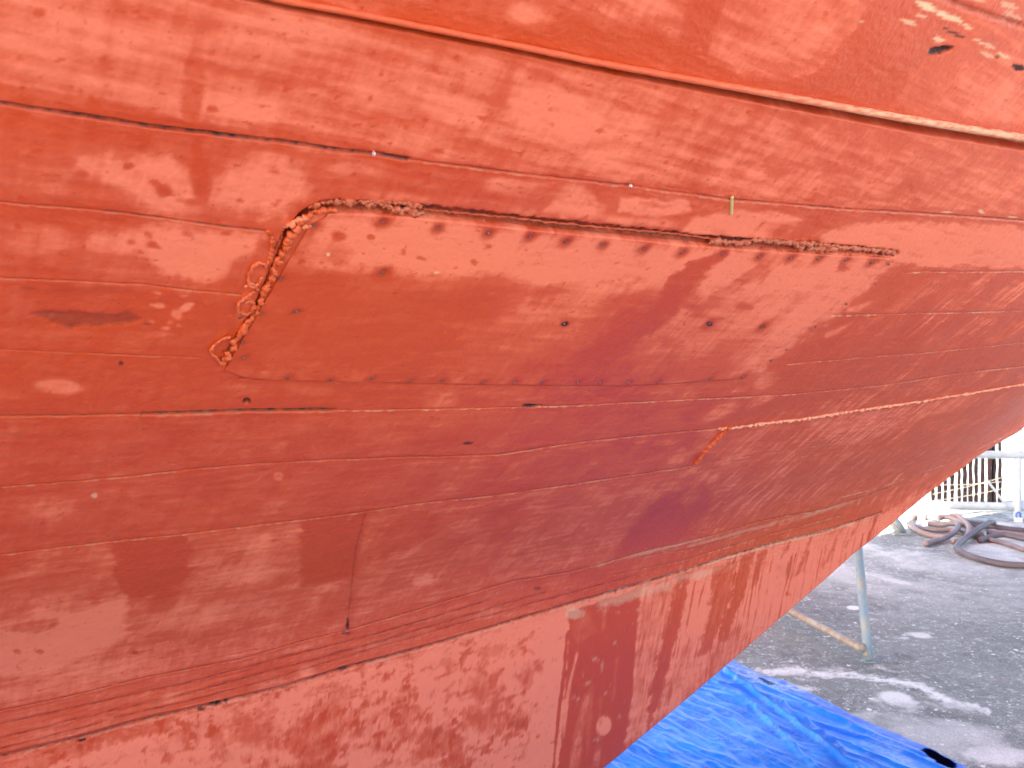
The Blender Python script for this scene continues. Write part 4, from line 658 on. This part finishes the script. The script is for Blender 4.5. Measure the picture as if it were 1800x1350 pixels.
def ground_mat():
    m, nt, bs = new_mat('yard_concrete'); b = NB(nt); a = b.n('ShaderNodeAttribute', attribute_name='paintmap'); sp = b.n('ShaderNodeSeparateColor'); b.l(a.outputs['Color'], sp.inputs[0]); oc = b.obj()
    n1 = b.noise(2.2, 7, .62, oc); n2 = b.noise(22, 6, .65, oc); n3 = b.noise(120, 4, .6, oc)
    c = b.mix(b.rng(n1, .35, .65), (.172, .198, .174), (.278, .314, .276)); c = b.mix(b.rng(n2, .45, .62, 0, .6), c, (.17, .162, .16)); c = b.mix(b.rng(n3, .5, .62, 0, .65), c, (.46, .45, .43)); c = b.mix(b.rng(b.noise(260, 3, .6, oc), .52, .68, 0, .35), c, (.13, .12, .12)); c = b.mix(b.rng(b.noise(5, 5, .6, oc), .55, .75, 0, .5), c, (.30, .25, .20))
    c = b.mix(b.math('MULTIPLY', sp.outputs[1], b.rng(n2, .25, .6, .45, 1), True), c, (.10, .092, .095))
    # splashes and flakes of old white paint
    for sc, th, amt in ((34, .22, 1.), (13, .12, 1.), (70, .28, .95), (130, .32, .9)):
        v = b.n('ShaderNodeTexVoronoi'); v.inputs['Scale'].default_value = sc; mp_ = b.n('ShaderNodeMapping'); b.l(oc, mp_.inputs[0]); mp_.inputs['Location'].default_value = (sc, sc*.3, 0)
        nz0 = b.n('ShaderNodeTexNoise'); nz0.inputs['Scale'].default_value = sc*2; b.l(oc, nz0.inputs[0]); ad = b.n('ShaderNodeMix', data_type='VECTOR'); ad.inputs[0].default_value = .04
        b.l(mp_.outputs[0], ad.inputs[4]); b.l(nz0.outputs['Color'], ad.inputs[5]); b.l(ad.outputs[1], v.inputs['Vector'])
        keep = b.math('GREATER_THAN', b.noise(sc*.12, 3, .6, oc), .51); sx = b.n('ShaderNodeSeparateColor'); b.l(v.outputs['Color'], sx.inputs[0])
        rr = b.math('MULTIPLY', sx.outputs[0], th*1.6); k = b.math('MULTIPLY', b.math('LESS_THAN', v.outputs['Distance'], rr), keep); k = b.math('MULTIPLY', k, b.math('GREATER_THAN', sx.outputs[1], .45))
        c = b.mix(b.math('MULTIPLY', k, amt), c, (.80, .80, .78))
    c = b.mix(b.math('MULTIPLY', sp.outputs[0], b.rng(n3, .28, .5, .5, 1), True), c, (.80, .80, .76))  # white mask: stains and splashes, plus painted-in sunlight
    b.l(c, bs.inputs['Base Color']); bs.inputs['Roughness'].default_value = .85; bs.inputs['Specular IOR Level'].default_value = .3
    p = b.bump(n2, .35, .01, None); b.bump(n3, .35, .003, bs, p); return m
g = np_mesh('ground', np.column_stack([x1, y1, hz]), grid_quads(len(gy), len(gx)), ground_mat(), None, np.column_stack([white, dark, white*0, white*0+1]))
tag(g, 'grey stained concrete boatyard ground with white paint splashes', 'ground', kind='structure')

# ------------------------------------------------------------------ blue tarpaulin
EDGE = [(1180,1100),(1290,1160),(1335,1184),(1378,1196),(1420,1215),(1500,1257),(1560,1282),(1640,1318),(1712,1352),(1830,1408)]
eg = ground(EDGE, .004)[:, :2]; ev_ = np.array([.42, -.907]); iw = np.array([-.907, -.42])
tA = np.linspace(-1.1, 2.3, 680); wA = np.concatenate([np.linspace(0, 1.5, 300), np.linspace(1.52, 4.2, 60)])
A0 = ground([(1290,1160)], 0)[0, :2]; tE = (eg-A0)@ev_; wE = (eg-A0)@iw; o = np.argsort(tE)
TT, WW = np.meshgrid(tA, wA); t1, w1_ = TT.ravel(), WW.ravel(); base = np.interp(t1, tE[o], wE[o])+.012*fbm(t1*5, t1*0, 3, .6, 90)+.004*fbm(t1*28, t1*0, 3, .6, 91)
ww = w1_+base; X = A0[0]+t1*ev_[0]+ww*iw[0]; Y = A0[1]+t1*ev_[1]+ww*iw[1]
# folds radiate along the sheet; crinkles cross it
tr_ = t1*.97-w1_*.22; wr = w1_*.97+t1*.22
fold = 1-np.abs(fbm(tr_*.8, wr*7.0, 3, .42, 92)); fold = np.clip(fold-.55, 0, 1)**1.5*2.6
crk = 1-np.abs(fbm(t1*3.0+w1_*3, w1_*6-t1*1.5, 3, .42, 93)); fine = fbm(t1*40, w1_*55, 3, .6, 94); inner = sm(.05, .22, w1_)
z_t = .006+.013*fold*sm(.02, .15, w1_)+.012*sm(.12, .5, w1_)*np.clip(crk-.62, 0, 1)*1.6+.0003*fine+.006*sm(0, .5, w1_)*(1+fbm(t1*3, w1_*3, 3, .5, 95))
for (fa, fb, hgt, wd) in [((1268,1178),(1500,1360),.026,.010), ((1375,1240),(1480,1325),.014,.012), ((1250,1200),(1330,1255),.014,.012), ((1330,1255),(1440,1370),.016,.014), ((1330,1205),(1620,1330),.010,.02)]:
    pa = ground([fa, fb], 0)[:, :2]; d = seg_dist(X+.01*fbm(t1*6, w1_*6, 2, .5, 97), Y, [tuple(pa[0]), tuple(pa[1])]); z_t += hgt*np.exp(-(d/wd)**2)
z_t *= sm(-.002, .02, w1_)*.9+.1; z_t += .002
tu_ = 900+FPX*X/np.maximum(Y, 1.2); tv_ = 675+FPX*EYE/np.maximum(Y, 1.2); wa = fbm(t1*14, w1_*14, 4, .6, 98); wb = fbm(t1*45, w1_*45, 4, .6, 99)
dust_sheen = over(np.zeros(len(X)), [E(1330, 1196, 50, 12, 20, .75, .9, .6, 1.4), E(1400, 1212, 18, 6, 20, .9, 1, .4, .9), E(1362, 1210, 26, 8, 25, .8, .9, .5, 1.2), E(1560, 1320, 34, 16, 20, .5, .8, .7, 1.4), E(1300, 1290, 160, 60, 15, .26, .7, .8, 1.3), E(1590, 1340, 20, 8, 10, .5, .8, .6, 1.2)], tu_, tv_, wa, wb)
dust_sheen = np.maximum(dust_sheen, .30*sm(.05, .65, fbm(tr_*1.6, wr*11, 4, .5, 101))*sm(.10, .35, w1_))  # pale streaks along the folds, painting in crease highlights as well as dirt
hole = over(np.zeros(len(X)), [E(1640, 1330, 20, 9, 25, 1, 1, .3, .4), E(1660, 1343, 24, 9, 22, 1, 1, .3, .4), E(1343, 1200, 13, 3.5, 35, .75, 1, .3, .6), E(1355, 1206, 7, 3, 10, .6, 1, .3, .6)], tu_, tv_, wa, wb)
hem = 1-sm(.085, .115, w1_+.02*wa)
def tarp_mat():
    m, nt, bs = new_mat('blue_polythene'); b = NB(nt); a = b.n('ShaderNodeAttribute', attribute_name='paintmap'); sp = b.n('ShaderNodeSeparateColor'); b.l(a.outputs['Color'], sp.inputs[0]); oc = b.obj()
    n1 = b.noise(9, 5, .6, oc); n2 = b.noise(60, 4, .6, oc)
    c = b.mix(b.rng(n1, .35, .65), (.0005, .155, .76), (.001, .24, .86)); c = b.mix(sp.outputs[2], c, (.002, .085, .62))
    c = b.mix(b.math('MULTIPLY', sp.outputs[0], b.rng(n2, .35, .6), True), c, (.46, .56, .68)); c = b.mix(sp.outputs[1], c, (.002, .002, .006))
    b.l(c, bs.inputs['Base Color']); b.l(b.rng(n2, .3, .7, .30, .46), bs.inputs['Roughness']); b.l(b.rng(sp.outputs[1], 0, .6, .3, .0), bs.inputs['Specular IOR Level'])
    p = b.bump(n1, .15, .008, None); b.bump(n2, .12, .002, bs, p); return m
tp = np_mesh('tarpaulin', np.column_stack([X, Y, z_t]), grid_quads(len(wA), len(tA), 0, True), tarp_mat(), None, np.column_stack([dust_sheen, hole, hem, dust_sheen*0+1]))
tag(tp, 'creased shiny blue tarpaulin lying on the concrete under the boat', 'tarpaulin')

# ------------------------------------------------------------------ prop stands under the boat
def part_tube(name, pts, r, mat, parent, seg=16, n=6):
    P_ = catmull(pts, n) if len(pts) > 2 else np.linspace(pts[0], pts[1], 12); V_, Q_ = tube(P_, r, seg); return np_mesh(name, V_, Q_, mat, parent)
foot = ground([(1527,1163)], .0)[0]
st1 = empty('prop_stand', tuple(foot), 'weathered blue pipe prop standing on the concrete with a rusty brace to its foot', 'boat stand')
topd = 4.80; topp = np.array([(1508-900)/FPX*topd, topd, EYE-(290/FPX)*topd+.0])
def up_to(a, b, z): k = (z-a[2])/(b[2]-a[2]); return a+(b-a)*k
part_tube('post', [foot+[0, 0, .006], up_to(foot, topp, .93)], .0245, M_PAINTED, st1)
bp = box(foot+np.array([0, 0, .005]), (.056, .056, .008)); np_mesh('foot_plate', *bp, M_PAINTED, st1, smooth=False)
b1 = ground([(1516,1141)], .075)[0]; b2 = ground([(1390,1074)], .085)[0]; b3 = b2+(b2-b1)*.55
part_tube('brace', [b1, b3], .021, M_RUSTY, st1)
back = np.array([b3[0], b3[1], 0]); part_tube('leg', [back, up_to(foot, topp, .80)], .02, M_RUSTY, st1)
wb_ = [(foot+[-.012, -.004, .03]), (foot+[-.012, -.004, .10])]; part_tube('bracket', [wb_[0]+[0, 0, 0], wb_[1]+[-.02, .02, -.01]], .012, M_RUSTY, st1)
f2 = ground([(1578,940)], 0)[0]
st2 = empty('prop_stand', tuple(f2), 'teal painted prop foot half hidden behind the red hull edge', 'boat stand')
d2_ = np.array([-.30, .12, .62]); part_tube('leg', [f2+[0.02, 0, .015], f2+d2_*.5, f2+d2_], .035, M_PAINTED, st2)
np_mesh('foot_plate', *box(f2+np.array([.03, 0, .012]), (.16, .10, .022)), M_PAINTED, st2, smooth=False)
V_, Q_ = tube(np.array([f2+[.07, -.01, .025], f2+[.0, 0, .10], f2+[-.06, .01, .16]]), np.array([.018, .045, .05]), 10); np_mesh('gusset', V_, Q_, M_PAINTED, st2)

# ------------------------------------------------------------------ hoses
def hose(px, rad, mat, label, h=None, lift=0):
    p = catmull(np.array(px, float), 14); rad = rad*.9; hh = rad+.004
    P_ = ground(p, hh); P_[:, 2] += np.interp(np.linspace(0, 1, len(P_)), np.linspace(0, 1, len(h)), h) if h else lift
    V_, Q_ = tube(P_, rad, 14); o = np_mesh('hose', V_, Q_, mat); o.location = (0, 0, 0)
    return tag(o, label, 'hose', 'hoses lying coiled on the yard')
hose([(1850,996),(1800,994),(1760,991),(1720,982),(1692,971),(1682,962),(1695,952),(1720,942),(1740,934),(1746,929),(1730,925),(1705,919),(1690,914)], .030, M_HOSE_D, 'dark rubber hose whose loop comes nearest, sweeping out in front of the coil', [0, 0, 0, 0, 0, 0, .02, .07, .09, .06, .02, 0, 0])
hose([(1627,956),(1640,952),(1656,948),(1673,944),(1683,937),(1684,930),(1672,925),(1655,923),(1632,920)], .030, M_HOSE_B, 'brown hose bent back on itself with its cut end towards the hull', [0, 0, 0, .03, .05, .05, .03, 0, 0])
hose([(1674,952),(1690,951),(1702,945),(1703,937),(1694,928),(1682,919),(1668,916),(1650,916)], .028, M_HOSE_P, 'short pinkish hose end curling behind the brown cut hose', [0, .0, .03, .06, .08, .08, .05, .03])
hose([(1664,945),(1648,943),(1632,940),(1615,934),(1603,925),(1600,915),(1607,908),(1625,909),(1645,913),(1662,916),(1685,924),(1705,933),(1726,941)], .030, M_HOSE_P, 'faded pink hose making the leftmost loop of the coil', [0, 0, 0, 0, 0, 0, 0, 0, .02, .05, .05, .03, 0])
hose([(1592,921),(1612,927),(1645,932),(1675,934),(1700,940),(1725,946),(1760,953),(1800,966),(1850,985)], .026, M_HOSE_B, 'brown hose running straight through the coil to the right', [0, 0, 0, .01, .0, 0, 0, 0, 0])
hose([(1722,950),(1745,946),(1765,945),(1800,949),(1850,956)], .030, M_HOSE_D, 'dark hose crossing the middle of the coil from under the near loop', [0, .02, .03, .01, 0])
hose([(1690,920),(1715,926),(1746,932),(1780,934),(1850,936)], .030, M_HOSE_D, 'dark hose lying straight at the back of the coil', [0, 0, .04, .02, 0])
hose([(1735,939),(1765,940),(1800,941),(1850,944)], .027, M_HOSE_P, 'pinkish hose between the two dark hoses on the right', [.02, .02, .0, 0])

# ------------------------------------------------------------------ steel barrier and picket fence beyond
def gp(px, depth, h): return np.array([(px-900)/FPX*depth, depth, h])
DB = 9.35
bar = empty('steel_barrier', tuple(gp(1788, DB, 0)), 'galvanised steel pipe barrier with two rails behind the hoses', 'barrier')
hY = lambda py, d=DB: EYE-(py-675)/FPX*d
x0, x1_ = 1630, 2300
part_tube('rail', [gp(x0, DB, hY(797)), gp(x1_, DB, hY(810))], .042, M_GALV, bar)
part_tube('rail', [gp(x0, DB+.03, hY(889)), gp(x1_, DB+.03, hY(900))], .046, M_GALV, bar)
part_tube('post', [gp(1788, DB+.005, 0), gp(1789, DB+.005, hY(797))], .040, M_GALV, bar)
part_tube('post', [gp(1620, DB+.005, 0), gp(1620, DB+.005, hY(795))], .040, M_GALV, bar)
part_tube('upright', [gp(1794, DB+.005, hY(797)), gp(1795, DB+.005, hY(730))], .014, M_GALV, bar)
part_tube('brace', [gp(1734, DB-.02, hY(842)), gp(1772, DB-.02, hY(892))], .012, M_GALV, bar)
lk = gp(1790, DB-.07, hY(914)); lock = np_mesh('padlock', *box(lk, (.070, .035, .075)), M_LOCK, bar, smooth=False)
V_, Q_ = tube(catmull([lk+[-.022, 0, .03], lk+[-.022, 0, .075], lk+[0, 0, .095], lk+[.022, 0, .075], lk+[.022, 0, .03]], 6), .010, 8); np_mesh('shackle', V_, Q_, M_BLUE, lock)
DF = 10.3
fen = empty('picket_fence', tuple(gp(1720, DF, 0)), 'dark weathered timber picket fence with slack wires beyond the barrier', 'fence')
for i, (px, wd) in enumerate([(1640,.036),(1651,.04),(1662,.036),(1674,.04),(1686,.036),(1696,.040),(1706,.044),(1716,.036),(1727,.040),(1739.5,.046),(1747,.044),(1757.5,.038)]):
    top = .95+.012*i+random.uniform(-.03, .03)
    n_ = 14; zz = np.linspace(0 if i % 3 == 0 else .03, top, n_); c = gp(px, DF+random.uniform(-.02, .02), 0)
    ring = []
    for k, zv in enumerate(zz):
        wv = wd*(1+.18*random.uniform(-1, 1))*(1 if zv < top*.62 else .72); dx = random.uniform(-.004, .004)
        ring += [c+[dx-wv/2, -.012, zv], c+[dx+wv/2, -.012, zv], c+[dx+wv/2, .012, zv], c+[dx-wv/2, .012, zv]]
    q = []
    for k in range(n_-1):
        for e in range(4): q.append([k*4+e, k*4+(e+1) % 4, k*4+4+(e+1) % 4, k*4+4+e])
    q += [[3, 2, 1, 0], [(n_-1)*4, (n_-1)*4+1, (n_-1)*4+2, (n_-1)*4+3]]
    np_mesh('picket', np.array(ring), np.array(q), M_TIMBER, fen, smooth=False)
for ya, yb in ((868, 838), (880, 858), (852, 846)):
    part_tube('wire', [gp(1640, DF-.03, hY(ya, DF)), gp(1700, DF-.03, hY((ya+yb)/2+2, DF)), gp(1765, DF-.03, hY(yb, DF))], .0022, M_WIRE, fen, 6)
